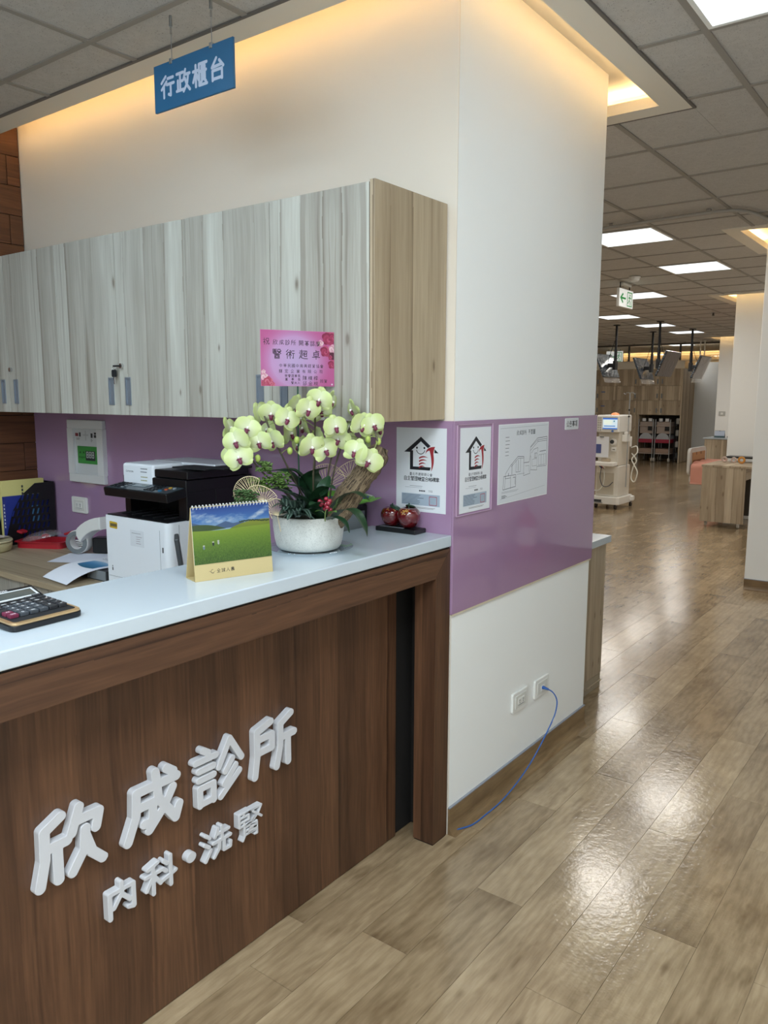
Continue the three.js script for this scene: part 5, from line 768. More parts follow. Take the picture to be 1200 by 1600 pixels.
{ // magazine holder with folders
  const holder = (label, p, w) => {
    const t = thing('magazine_holder', label, 'file holder', p, 0, 'black magazine holders on the desk'), D = 0.26, H = 0.30;
    const side = () => { const s = poly([[-D / 2, 0], [D / 2, 0], [D / 2, 0.045], [D / 2 - 0.16, H], [-D / 2, H]]); for (let r = 0; r < 6; r++) for (let c = 0; c < 8; c++) { const a = -D / 2 + 0.028 + c * 0.026, b = 0.03 + r * 0.038; if (Math.hypot((a + D / 2 - 0.11) / 0.11, (b - 0.12) / 0.115) > 1) continue; const h = new THREE.Path(); h.moveTo(a, b + 0.028); h.lineTo(a + 0.011, b + 0.028); h.lineTo(a + 0.020, b); h.lineTo(a + 0.009, b); h.closePath(); s.holes.push(h); } return extrude(s, 0.003); };
    for (const x of [-w / 2, w / 2 - 0.003]) { const g = side(); g.rotateY(-Math.PI / 2); mesh('side_panel', g, M.black, t, [x + 0.003, 0, 0]); }
    mesh('back_panel', span(-w / 2, w / 2, 0, H, -D / 2 - 0.003, -D / 2, 0.001), M.black, t); mesh('front_lip', span(-w / 2, w / 2, 0, 0.045, D / 2, D / 2 + 0.003, 0.001), M.black, t); mesh('bottom', span(-w / 2, w / 2, 0, 0.004, -D / 2, D / 2, 0.001), M.black, t);
    mesh('label_slip', span(-w / 2 + 0.012, w / 2 - 0.012, 0.008, 0.038, D / 2 + 0.003, D / 2 + 0.0045, 0.0005), M.paper, t);
    return t;
  };
  holder('black magazine holder with blue and yellow folders in the desk corner', [-2.45, DESK, 0.152], 0.082);
  holder('black magazine holder against the brown wall, mostly outside the left edge', [-2.54, DESK, 0.155], 0.078);
  const folder = (label, col, p, w, h, d, spine) => { const t = thing('file_folder', label, 'folder', p); mesh('front_cover', span(w / 2 - 0.0025, w / 2, 0, h, -d / 2, d / 2, 0.001), std(col, 0.6), t); mesh('back_cover', span(-w / 2, -w / 2 + 0.0025, 0, h, -d / 2, d / 2, 0.001), std(col, 0.6), t); mesh('spine', span(-w / 2 + 0.001, w / 2 - 0.001, 0, h, d / 2 - 0.003, d / 2, 0.001), std(col, 0.6), t); mesh('pages', span(-w / 2 + 0.003, w / 2 - 0.003, 0.004, h - 0.006, -d / 2 + 0.004, d / 2 - 0.004, 0), M.paper, t); if (spine) spine(t, w, h, d); return t; };
  folder('dark blue ring binder standing in the black magazine holder', 0x1f2f86, [-2.446, DESK + 0.005, 0.155], 0.034, 0.235, 0.225, (t, w, h, d) => { for (let k = 0; k < 7; k++) mesh('spine_print', span(-0.004, 0.004, 0.08 + k * 0.018, 0.09 + k * 0.018, d / 2, d / 2 + 0.0005, 0), M.paper, t); mesh('cover_label', span(w / 2, w / 2 + 0.0008, 0.10, 0.18, -0.07, -0.02, 0), std(0x5fa0d8, 0.6), t); });
  folder('tall yellow folder standing behind the dark blue binder', 0xd9cf86, [-2.475, DESK + 0.005, 0.155], 0.02, 0.312, 0.225, (t, w, h, d) => { for (let k = 0; k < 5; k++) mesh('cover_print', span(w / 2, w / 2 + 0.0005, 0.2 + k * 0.018, 0.212 + k * 0.018, 0.0, 0.009, 0), M.darkGrey, t); });
  folder('pale green folder in the magazine holder by the brown wall', 0xa9cfa0, [-2.517, DESK + 0.005, 0.16], 0.016, 0.27, 0.22);
  folder('light blue folder in the magazine holder by the brown wall', 0xb9d6e6, [-2.545, DESK + 0.005, 0.16], 0.02, 0.268, 0.22);
}
{ // red food box with a clear lid
  const t = thing('food_box', 'red plastic food box with a lifted clear lid on the desk', 'food box', [-2.26, DESK, 0.165], 0.5);
  const hull = (a, b, h, th) => { const s = roundedShape(a, b, 0.03), hole = roundedShape(a - 2 * th, b - 2 * th, 0.027); s.holes.push(new THREE.Path(hole.getPoints(6))); const g = extrude(s, h); g.rotateX(-Math.PI / 2); return g; };
  const red = phy(0xa81f2b, 0.35);
  mesh('base', hull(0.24, 0.14, 0.03, 0.004), red, t); mesh('floor_plate', (() => { const g = extrude(roundedShape(0.236, 0.136, 0.028), 0.003); g.rotateX(-Math.PI / 2); return g; })(), red, t); mesh('rim', hull(0.26, 0.16, 0.004, 0.012), red, t, [0, 0.03, 0]);
  for (const s of [-1, 1]) mesh('handle', tr(box(0.03, 0.012, 0.05, 0.004), s * 0.14, 0.03, 0), red, t, [0, 0, 0], [0, 0, s * 0.3]);
  const lid = (() => { const P = []; for (let k = 0; k <= 10; k++) { const a = Math.PI / 2 * k / 10; P.push([0.0001 + 0.075 * Math.cos(a), 0.035 * Math.sin(a)]); } const g = lathe(P, 36); g.scale(1.45, 1, 0.85); return g; })();
  mesh('clear_lid', lid, phy(0xf0f4f6, 0.08, { transmission: 0.9, thickness: 0, side: THREE.DoubleSide }), t, [-0.02, 0.04, 0.0], [0, 0, 0.22]);
  mesh('wrapped_sweet', (() => { const g = new THREE.SphereGeometry(0.016, 14, 10); g.scale(1.4, 0.8, 1); return g; })(), red, t, [0.0, 0.05, 0.0]);
}
{
  const t = thing('round_tin', 'beige round tin with papers on top at the left edge of the desk', 'tin', [-2.35, DESK, 0.40]);
  mesh('tin_body', lathe([[0.001, 0], [0.088, 0], [0.096, 0.008], [0.1, 0.03], [0.1, 0.046], [0.001, 0.046]], 44), phy(0xb7ad84, 0.5), t); mesh('tin_lid', lathe([[0.001, 0.046], [0.102, 0.046], [0.103, 0.05], [0.1, 0.056], [0.001, 0.057]], 44), phy(0xc2b793, 0.45), t);
  const s = thing('folded_paper', 'crumpled pinkish paper lying on the round beige tin', 'paper', [-2.37, DESK + 0.058, 0.395], 0.3); const g = new THREE.PlaneGeometry(0.16, 0.12, 10, 8); g.rotateX(-Math.PI / 2); for (let i = 0; i < g.attributes.position.count; i++) g.attributes.position.setY(i, 0.003 + 0.012 * noise(g.attributes.position.getX(i) * 28 + 5, g.attributes.position.getZ(i) * 28 + 9, 4)); g.computeVertexNormals(); mesh('sheet', g, std(0xcdbfb4, 0.8, { side: THREE.DoubleSide }), s);
}
{
  const t = thing('white_charger_cable', 'coiled white charger cable lying on the desk', 'cable', [-2.09, DESK, 0.098], 0.5), pts = [];
  for (let k = 0; k < 26; k++) { const a = k * 0.72; pts.push([0.042 * Math.cos(a) * (1 + 0.25 * Math.sin(k * 1.7)), 0.006 + 0.0011 * k, 0.02 * Math.sin(a) * (1 + 0.3 * Math.cos(k * 2.1))]); }
  mesh('cord', tube(pts, 0.003, 160, 6), M.plastic, t); mesh('tie_wrap', tr(box(0.014, 0.028, 0.046, 0.006), 0, 0.018, 0), M.plastic, t); mesh('plug', tr(box(0.03, 0.014, 0.012, 0.004), 0.052, 0.01, 0.02), M.plastic, t);
}
const sheet = (label, p, turn, w, h, curl, map) => { const t = thing('paper_sheet', label, 'paper', p, turn); const g = new THREE.PlaneGeometry(w, h, 12, 12); g.rotateX(-Math.PI / 2); const P = g.attributes.position; for (let i = 0; i < P.count; i++) P.setY(i, 0.0015 + curl(P.getX(i), P.getZ(i))); g.computeVertexNormals(); mesh('sheet', g, std(0xffffff, 0.8, { map, side: THREE.DoubleSide }), t); return t; };
const blank = canvasTex(64, 64, (x) => { x.fillStyle = '#e4e7f2'; x.fillRect(0, 0, 64, 64); });
sheet('blank white sheet lying flat on the desk left of the copier', [-1.818, DESK, 0.211], 0.512, 0.297, 0.21, () => 0.0005, blank);
{
  const t = thing('document_tray', 'dark grey desktop tray under a printed sheet', 'tray', [-1.455, DESK, 0.33]);
  mesh('tray_base', span(-0.11, 0.105, 0, 0.005, -0.10, 0.11, 0.001), M.darkGrey, t); mesh('tray_front', span(-0.02, 0.105, 0.005, 0.042, 0.106, 0.111, 0.001), M.midGrey, t); for (const x of [-0.11, 0.102]) mesh('tray_side', span(x, x + 0.003, 0.005, 0.042, -0.10, 0.106, 0.001), M.darkGrey, t); mesh('tray_shelf', span(-0.11, 0.105, 0.038, 0.042, -0.10, 0.10, 0.001), M.darkGrey, t); mesh('tray_latch', span(-0.006, 0.0, 0.01, 0.034, 0.111, 0.1125, 0.0005), M.steel, t);
}
const printed = canvasTex(400, 560, (x) => { x.fillStyle = '#e8ebf3'; x.fillRect(0, 0, 400, 560); const g = x.createLinearGradient(0, 150, 0, 330); g.addColorStop(0, '#9fc4dd'); g.addColorStop(0.5, '#3f7fae'); g.addColorStop(1, '#24607e'); x.fillStyle = g; x.beginPath(); x.moveTo(70, 170); x.quadraticCurveTo(200, 120, 340, 180); x.lineTo(340, 320); x.quadraticCurveTo(200, 360, 70, 310); x.fill(); lines(x, 60, 70, 260, 2, 22, '#555a66', 6); });
sheet('printed sheet with a blue picture curling over the grey desktop tray', [-1.5, DESK + 0.044, 0.415], -0.1, 0.21, 0.297, (x, z) => 0.001 - 1.85 * Math.pow(Math.max(0, z), 2), printed);
{ // white and grey ring-shaped arm monitor
  const t = thing('arm_cuff_monitor', 'white monitor with a grey-rimmed ring opening beside the copier', 'blood pressure monitor', [-1.955, DESK + 0.002, 0.17], 0.5);
  const ring = lathe([[0.040, -0.03], [0.052, -0.03], [0.056, -0.024], [0.056, 0.024], [0.052, 0.03], [0.040, 0.03], [0.038, 0.024], [0.038, -0.024], [0.040, -0.03]], 44); ring.rotateX(Math.PI / 2);
  mesh('ring_shell', ring, M.plastic, t, [0, 0.058, 0]); const face = lathe([[0.034, 0.0], [0.0525, 0.0], [0.0525, 0.004], [0.034, 0.004], [0.034, 0.0]], 44); face.rotateX(Math.PI / 2); mesh('grey_rim', face, phy(0x6c7174, 0.5), t, [0, 0.058, 0.029]);
  const arm = extrude((() => { const s = new THREE.Shape(); s.moveTo(0.020, 0.050); s.quadraticCurveTo(0.09, 0.115, 0.22, 0.135); s.lineTo(0.22, 0.085); s.quadraticCurveTo(0.12, 0.075, 0.056, 0.012); s.closePath(); return s; })(), 0.05, 0.004); mesh('arm', arm, M.plastic, t, [0, 0.055, -0.03], [0, -0.5, 0]);
  mesh('lower_body', tr(box(0.14, 0.075, 0.06, 0.008), 0.13, 0.0385, -0.03), M.black, t);
}
{ // dark things half hidden behind the orchid and calendar
  const t = thing('card_reader_box', 'black boxed device with a grey front behind the orchid bowl', 'device', [-0.44, DESK, 0.115]);
  mesh('case', span(-0.09, 0.09, 0, 0.355, -0.1, 0.1, 0.006), M.black, t); mesh('front_plate', span(0.09, 0.093, 0.2, 0.335, -0.08, 0.08, 0.001), M.midGrey, t); mesh('front_frame', span(-0.08, 0.08, 0.2, 0.335, 0.1, 0.102, 0.001), M.darkGrey, t); mesh('indicator', span(0.093, 0.095, 0.344, 0.348, 0.02, 0.026, 0), M.plastic, t);
  const s = thing('snack_bag', 'green printed snack bag lying on the black box behind the orchids', 'bag', [-0.39, DESK + 0.357, 0.115], 0.35), g = new THREE.SphereGeometry(1, 28, 16), P = g.attributes.position;
  for (let i = 0; i < P.count; i++) { const x = P.getX(i), y = P.getY(i), z = P.getZ(i), e = Math.max(Math.abs(x), Math.abs(z)); P.setXYZ(i, Math.sign(x) * Math.pow(Math.abs(x), 0.7) * 0.12, y * 0.026 * (1 - 0.4 * e) + 0.003 * noise(x * 5, z * 5, 3), Math.sign(z) * Math.pow(Math.abs(z), 0.7) * 0.075); } g.computeVertexNormals();
  const art = canvasTex(256, 256, (x) => { x.fillStyle = '#6fae3c'; x.fillRect(0, 0, 256, 256); x.fillStyle = '#2c3d9a'; x.beginPath(); x.ellipse(90, 80, 34, 24, 0, 0, 7); x.fill(); x.fillStyle = '#e8ece2'; for (let k = 0; k < 5; k++) x.fillRect(130 + k * 18, 60 + k * 4, 12, 30); x.fillStyle = '#c23a2e'; x.fillRect(190, 96, 40, 22); x.fillStyle = '#3a5a24'; for (let k = 0; k < 30; k++) x.fillRect(rr(0, 250), rr(20, 130), 10, 4); });
  mesh('bag', g, phy(0xffffff, 0.3, { map: art }), s, [0, 0.026, 0]); for (const q of [-1, 1]) mesh('sealed_edge', tr(box(0.018, 0.002, 0.12, 0.0008), q * 0.122, 0.026, 0), phy(0x7ab847, 0.35), s);
  const k = thing('phone_stand', 'black slanted desk stand just behind the desk calendar', 'stand', [-0.545, DESK + 0.001, 0.668], 0.9);
  mesh('upright', tr(box(0.014, 0.31, 0.1, 0.004), 0, 0.155, 0), M.darkGrey, k, [0, 0, 0], [0, 0, 0.12]); mesh('base', tr(box(0.12, 0.012, 0.11, 0.004), 0, 0.006, 0), M.black, k);
}
// ---------------------------------------------------------------- the treatment hall
const signArt = (arrowRight) => canvasTex(256, 160, (x) => {
  x.fillStyle = '#f2f5f2'; x.fillRect(0, 0, 256, 160); x.strokeStyle = '#2e8b4a'; x.fillStyle = '#2e8b4a'; x.lineWidth = 18; x.lineCap = 'butt';
  x.beginPath(); x.moveTo(24, 82); x.lineTo(120, 82); x.moveTo(70, 40); x.lineTo(26, 82); x.lineTo(70, 124); x.stroke();
  x.lineWidth = 9; x.strokeRect(150, 20, 84, 124); x.fillStyle = '#2e8b4a'; x.beginPath(); x.arc(198, 42, 9, 0, 7); x.fill(); x.lineWidth = 9; x.lineCap = 'round'; x.beginPath(); x.moveTo(192, 56); x.lineTo(186, 88); x.lineTo(204, 106); x.lineTo(202, 132); x.moveTo(186, 88); x.lineTo(170, 112); x.lineTo(160, 118); x.moveTo(190, 60); x.lineTo(172, 72); x.moveTo(192, 60); x.lineTo(208, 74); x.lineTo(218, 68); x.stroke();
});
const litSign = (t, w, h) => {
  mesh('case', box(w, h, 0.03, 0.004), M.plastic, t); const art = signArt(); for (const s of [1, -1]) mesh('lit_face', new THREE.PlaneGeometry(w - 0.01, h - 0.01), new THREE.MeshStandardMaterial({ map: art, emissive: 0xffffff, emissiveMap: art, emissiveIntensity: 0.5, roughness: 0.5 }), t, [0, 0, s * 0.0156], [0, s > 0 ? 0 : Math.PI, 0]);
  for (const x of [-w * 0.36, w * 0.3]) mesh('hanger', tr(cyl(0.006, 0.006, CEIL - t.position.y - h / 2, 10), x, h / 2 + (CEIL - t.position.y - h / 2) / 2, 0), M.blackMatte, t); mesh('ballast_box', tr(box(w * 0.6, 0.03, 0.05, 0.004), 0, CEIL - t.position.y - 0.016, 0), M.plastic, t);
};
litSign(thing('exit_sign', 'green and white exit sign with a left arrow hanging near the smoke detector', 'exit sign', [-1.915, 2.634, -6.63], Math.PI / 2), 0.43, 0.2);
litSign(thing('exit_sign', 'green and white exit sign behind the clerestory glass, far beyond the televisions', 'exit sign', [-6.55, 2.60, -18.5]), 0.46, 0.3);
{ const t = thing('smoke_detector', 'round white smoke detector on the ceiling behind the exit sign', 'smoke detector', [-1.655, CEIL, -6.19]); mesh('base', tr(cyl(0.06, 0.06, 0.012, 28), 0, -0.007, 0), M.plastic, t); mesh('sensor_dome', lathe([[0.001, -0.05], [0.035, -0.048], [0.048, -0.036], [0.052, -0.013]], 28), M.plastic, t); }
{ const t = thing('sprinkler_head', 'small dark sprinkler head on the ceiling of the hall', 'sprinkler', [-1.953, CEIL, -10.38]); mesh('escutcheon', tr(cyl(0.035, 0.03, 0.006, 20), 0, -0.004, 0), M.steel, t); mesh('nozzle', tr(cyl(0.012, 0.016, 0.04, 12), 0, -0.026, 0), M.darkGrey, t); mesh('deflector', tr(cyl(0.022, 0.022, 0.003, 16), 0, -0.048, 0), M.darkGrey, t); }
{ const t = thing('curtain_track', 'curved white curtain track on the hall ceiling bending towards the near pillar', 'curtain rail'); const c = [[-1.9, 2.778, -3.62], [-1.4, 2.778, -3.6], [-0.9, 2.778, -3.575], [-0.5, 2.778, -3.535], [-0.2, 2.778, -3.515], [-0.06, 2.778, -3.54], [0.03, 2.778, -3.66], [0.07, 2.778, -3.95], [0.085, 2.778, -4.3], [0.09, 2.778, -4.6]];
  mesh('rail', tube(c, 0.013, 100, 8), std(0xa7a29b, 0.5), t); for (const p of [c[1], c[2], c[4], c[7]]) mesh('rail_bracket', tr(box(0.03, 0.012, 0.03, 0.002), p[0], 2.7935, p[2]), M.tee, t); }
// televisions on ceiling poles
const wrapBump = pixelTex(256, 256, (i, j) => { const a = Math.abs(fbm(i / 34, j / 26, 131) - 0.5) * 2, b = Math.abs(fbm(i / 12, j / 18, 132) - 0.5) * 2; const v = 255 * (0.65 * a + 0.35 * b); return [v, v, v]; }, { srgb: false });
const wrapMat = phy(0x2c3640, 0.22, { bumpMap: wrapBump, bumpScale: 0.045, clearcoat: 0.5, clearcoatRoughness: 0.08 }), filmMat = phy(0xffffff, 0.15, { transmission: 0.9, thickness: 0, bumpMap: wrapBump, bumpScale: 0.02, side: THREE.DoubleSide });
const screenMat = phy(0x6b5340, 0.2, { clearcoat: 1, clearcoatRoughness: 0.04, bumpMap: wrapBump, bumpScale: 0.006 });  // brown stands in for the ceiling mirrored in glossy black screens
for (const [label, px, pz, cx, dir, w] of [
  ['leftmost television in crinkled dark plastic, seen from behind', -3.9, -11.62, -4.06, -1, 0.74], ['television in crinkled dark plastic, seen from behind, second from the left', -3.85, -13.4, -4.02, -1, 0.74],
  ['flat brown television screen tilted down towards the beds', -3.05, -11.35, -2.88, 1, 0.76], ['rightmost television, its brown screen loosely wrapped in film', -3.05, -13.2, -2.86, 1, 0.66],
]) {
  const t = thing('ceiling_television', label, 'television', [px, 0, pz], 0, 'televisions hanging on ceiling poles'), ox = cx - px;
  mesh('ceiling_plate', tr(cyl(0.06, 0.06, 0.012, 20), 0, CEIL - 0.007, 0), M.black, t); mesh('pole', tr(cyl(0.02, 0.02, 0.72, 14), 0, CEIL - 0.36, 0), M.blackMatte, t); mesh('pole_sleeve', tr(cyl(0.027, 0.027, 0.3, 14), 0, CEIL - 0.58, 0), M.black, t);
  mesh('bracket', merge([tr(box(Math.abs(ox) * 0.8, 0.07, 0.09, 0.004), ox * 0.4, 2.1, 0), tr(box(0.05, 0.16, 0.12, 0.004), 0, 2.1, 0)]), M.black, t);
  mesh('power_cord', tube([[0.02, 2.62, 0.02], [0.05 * dir, 2.4, 0.04], [0.1 * dir, 2.25, 0.03], [ox * 0.8, 2.16, 0.02]], 0.005, 24, 6), M.black, t);
  const s = new THREE.Group(); s.name = 'screen_unit'; s.position.set(ox, 2.09, -0.02); s.rotation.set(0, dir > 0 ? Math.PI / 2 : -Math.PI / 2, 0); t.add(s);
  const tilt = new THREE.Euler(0.38, 0, 0);
  const add = (n, g, m, p) => { g.translate(...p); g.rotateX(0.38); return mesh(n, g, m, s); };
  add('back_cover', box(w, 0.44, 0.035, 0.008), wrapMat, [0, 0, -0.012]); add('screen', box(w - 0.02, 0.42, 0.004, 0.001), screenMat, [0, 0, 0.007]);
  const film = new THREE.PlaneGeometry(w + 0.02, 0.5, 14, 10); for (let i = 0; i < film.attributes.position.count; i++) film.attributes.position.setZ(i, 0.02 * noise(film.attributes.position.getX(i) * 9 + 5, film.attributes.position.getY(i) * 9 + 5, 7)); film.computeVertexNormals(); if (dir < 0) { film.scale(1, 0.3, 1); add('plastic_film', film, filmMat, [0, -0.24, -0.02]); } else if (w < 0.7) add('plastic_film', film, filmMat, [0, -0.035, 0.014]);
}
{ // dialysis machine
  const t = thing('dialysis_machine', 'tall cream dialysis machine with a lit screen at the column edge', 'medical machine', [-2.705, 0, -8.6]);
  const cream = phy(0xe6e1d6, 0.4), pale = phy(0xf0eee8, 0.35), X0 = -0.175, X1 = 0.15, ZF = 0.25, ZK = -0.25;
  mesh('base', merge([tr(extrude(roundedShape(0.40, 0.56, 0.05), 0.09, 0.006).rotateX(-Math.PI / 2), -0.01, 0.075, 0), tr(box(0.09, 0.075, 0.10, 0.02), X1 + 0.04, 0.12, ZK + 0.03)]), pale, t);
  for (const [x, z] of [[X0 + 0.03, 0.22], [X1 - 0.01, 0.24], [X0 + 0.03, -0.22], [X1 + 0.04, -0.22]]) { const c = cyl(0.034, 0.034, 0.024, 18); c.rotateZ(Math.PI / 2); const m = mesh('caster', c, M.black, t, [x, 0.035, z]); mesh('caster_fork', tr(box(0.032, 0.035, 0.02, 0.003), 0, 0.035, 0), M.steel, m); }
  mesh('base_slot', span(X0 + 0.02, X0 + 0.13, 0.095, 0.13, 0.286, 0.29, 0), M.darkGrey, t); mesh('base_bar', span(X0 + 0.01, X0 + 0.15, 0.082, 0.092, 0.286, 0.3, 0.003), M.steel, t);
  mesh('lower_cabinet', span(X0, X1, 0.17, 0.60, ZK, 0.20, 0.014), cream, t);
  const cheek = new THREE.CylinderGeometry(0.10, 0.10, 0.05, 28, 1, false, 0, Math.PI); cheek.rotateZ(Math.PI / 2); cheek.rotateX(-Math.PI / 2); mesh('side_cheek', cheek, cream, t, [X1 - 0.035, 0.52, 0.20]);
  mesh('front_recess', span(X0 + 0.02, X1 - 0.06, 0.2, 0.5, 0.199, 0.203, 0), phy(0xc9c0ae, 0.5), t);
  mesh('shelf', span(X0 - 0.02, X1 - 0.03, 0.60, 0.655, -0.05, 0.33, 0.010), pale, t); mesh('shelf_cup', span(X0 + 0.08, X0 + 0.2, 0.655, 0.70, 0.16, 0.23, 0.006), phy(0xbfae97, 0.5), t);
  mesh('column', span(X0 + 0.01, X1 - 0.02, 0.60, 1.08, ZK, 0.18, 0.012), phy(0xddd6c8, 0.45), t);
  mesh('pump_housing', tr(cyl(0.045, 0.05, 0.03, 26).rotateX(Math.PI / 2), 0.055, 0.93, 0.195), pale, t); mesh('pump_rotor', tr(cyl(0.028, 0.028, 0.012, 20).rotateX(Math.PI / 2), 0.045, 0.935, 0.215), M.darkGrey, t); mesh('valve_block', span(0.03, 0.1, 0.80, 0.86, 0.18, 0.2, 0.006), pale, t); mesh('valve_slot', span(0.05, 0.085, 0.826, 0.834, 0.2, 0.203, 0), M.darkGrey, t);
  mesh('monitor_head', span(X0, X1, 1.06, 1.30, ZK + 0.01, ZF, 0.02), pale, t);
  const scr = canvasTex(256, 192, (x) => { x.fillStyle = '#cfe6f6'; x.fillRect(0, 0, 256, 192); x.fillStyle = '#3f74d0'; x.fillRect(0, 0, 256, 24); x.fillRect(0, 172, 256, 20); x.fillStyle = '#4a78c4'; x.fillRect(20, 132, 200, 16); x.fillStyle = '#e8f4e4'; x.fillRect(16, 40, 150, 70); x.fillStyle = '#5c8a8e'; x.fillRect(186, 42, 26, 24); });
  mesh('screen', new THREE.PlaneGeometry(0.205, 0.15), new THREE.MeshStandardMaterial({ map: scr, emissive: 0xffffff, emissiveMap: scr, emissiveIntensity: 0.55, roughness: 0.3 }), t, [0.02, 1.185, ZF + 0.0025]); const sl = new THREE.RectAreaLight(0xbfd8ff, 0.5, 0.2, 0.15); sl.name = 'screen_glow'; sl.position.set(0.02, 1.185, ZF + 0.006); sl.rotation.y = Math.PI; t.add(sl);
  mesh('screen_bezel', merge([span(-0.09, 0.128, 1.262, 1.272, ZF, ZF + 0.003, 0), span(-0.09, 0.128, 1.098, 1.108, ZF, ZF + 0.003, 0)]), M.plasticGrey, t);
  for (let r = 0; r < 6; r++) for (let c = 0; c < 2; c++) mesh('key', span(X0 + 0.018 + c * 0.03, X0 + 0.042 + c * 0.03, 1.085 + r * 0.033, 1.108 + r * 0.033, ZF, ZF + 0.003, 0.001), M.plasticGrey, t);
  mesh('dial', tr(cyl(0.016, 0.016, 0.012, 20).rotateX(Math.PI / 2), 0.06, 1.083, ZF + 0.005), phy(0x5b7fc0, 0.4), t);
  const dome = new THREE.SphereGeometry(0.06, 24, 10, 0, 6.2832, 0, Math.PI / 2); dome.scale(1, 0.6, 0.8); mesh('signal_lamp', dome, new THREE.MeshStandardMaterial({ color: 0xf2a070, emissive: 0xff9a5a, emissiveIntensity: 0.35, roughness: 0.4 }), t, [0.03, 1.298, 0.1]);
  mesh('clamp_block', merge([span(X1 - 0.02, X1 + 0.05, 0.93, 1.03, -0.06, 0.08, 0.01), span(X1, X1 + 0.045, 1.03, 1.07, 0.0, 0.06, 0.01), span(X1 + 0.03, X1 + 0.055, 0.86, 1.0, -0.12, -0.09, 0.006)]), pale, t);
  mesh('infusion_pole', tr(cyl(0.006, 0.006, 1.3, 10), X1 + 0.045, 0.95, 0.02), M.steel, t); for (const y of [1.37, 1.28]) mesh('pole_knob', new THREE.SphereGeometry(0.014, 14, 10), M.black, t, [X1 + 0.045, y, 0.02]);
  for (const s of [-1, 1]) mesh('pole_hook', tube([[X1 + 0.045, 1.6, 0.02], [X1 + 0.045 + s * 0.05, 1.605, 0.02], [X1 + 0.045 + s * 0.065, 1.58, 0.02], [X1 + 0.045 + s * 0.085, 1.6, 0.02]], 0.004, 14, 6), M.steel, t);
  const hose = phy(0xe9e9e0, 0.4);
  mesh('drain_hose', tube([[X1 + 0.02, 0.84, -0.2], [X1 + 0.10, 0.86, -0.19], [X1 + 0.12, 0.78, -0.17], [X1 + 0.05, 0.68, -0.16], [X1 + 0.09, 0.6, -0.15], [X1 + 0.14, 0.5, -0.15], [X1 + 0.10, 0.36, -0.15], [X1 + 0.055, 0.4, -0.16], [X1 + 0.075, 0.58, -0.17], [X1 + 0.11, 0.66, -0.18], [X1 + 0.03, 0.76, -0.2]], 0.0085, 90, 8), hose, t);
  mesh('supply_hose', tube([[-0.05, 0.57, 0.24], [-0.03, 0.45, 0.255], [-0.05, 0.32, 0.25], [-0.12, 0.25, 0.24], [-0.2, 0.25, 0.22]], 0.008, 40, 8), hose, t);
  mesh('dark_hose', tube([[-0.085, 0.56, 0.24], [-0.085, 0.42, 0.26], [-0.04, 0.32, 0.262], [0.03, 0.32, 0.262], [0.09, 0.38, 0.235]], 0.005, 40, 8), phy(0x23304a, 0.4), t);
  for (const [x, c] of [[-0.07, 0x23406e], [-0.04, 0x9a2330], [-0.025, 0xe8e6e0]]) mesh('connector', tr(cyl(0.011, 0.011, 0.06, 12).rotateX(0.9).rotateZ(0.4), x, 0.59, 0.30), phy(c, 0.4), t);
  const p = thing('chart_sheet', 'white chart sheet with a blue card hanging on the dialysis machine', 'paper', [-2.795, 0.86, -8.36]); mesh('sheet', tr(box(0.2, 0.285, 0.002, 0), 0, 0, 0), M.paper, p); mesh('blue_card', tr(box(0.105, 0.125, 0.002, 0), -0.058, -0.025, 0.003), phy(0x55609a, 0.4), p); mesh('clip', tr(box(0.06, 0.016, 0.01, 0.003), 0, 0.14, 0.004), M.steel, p);
}
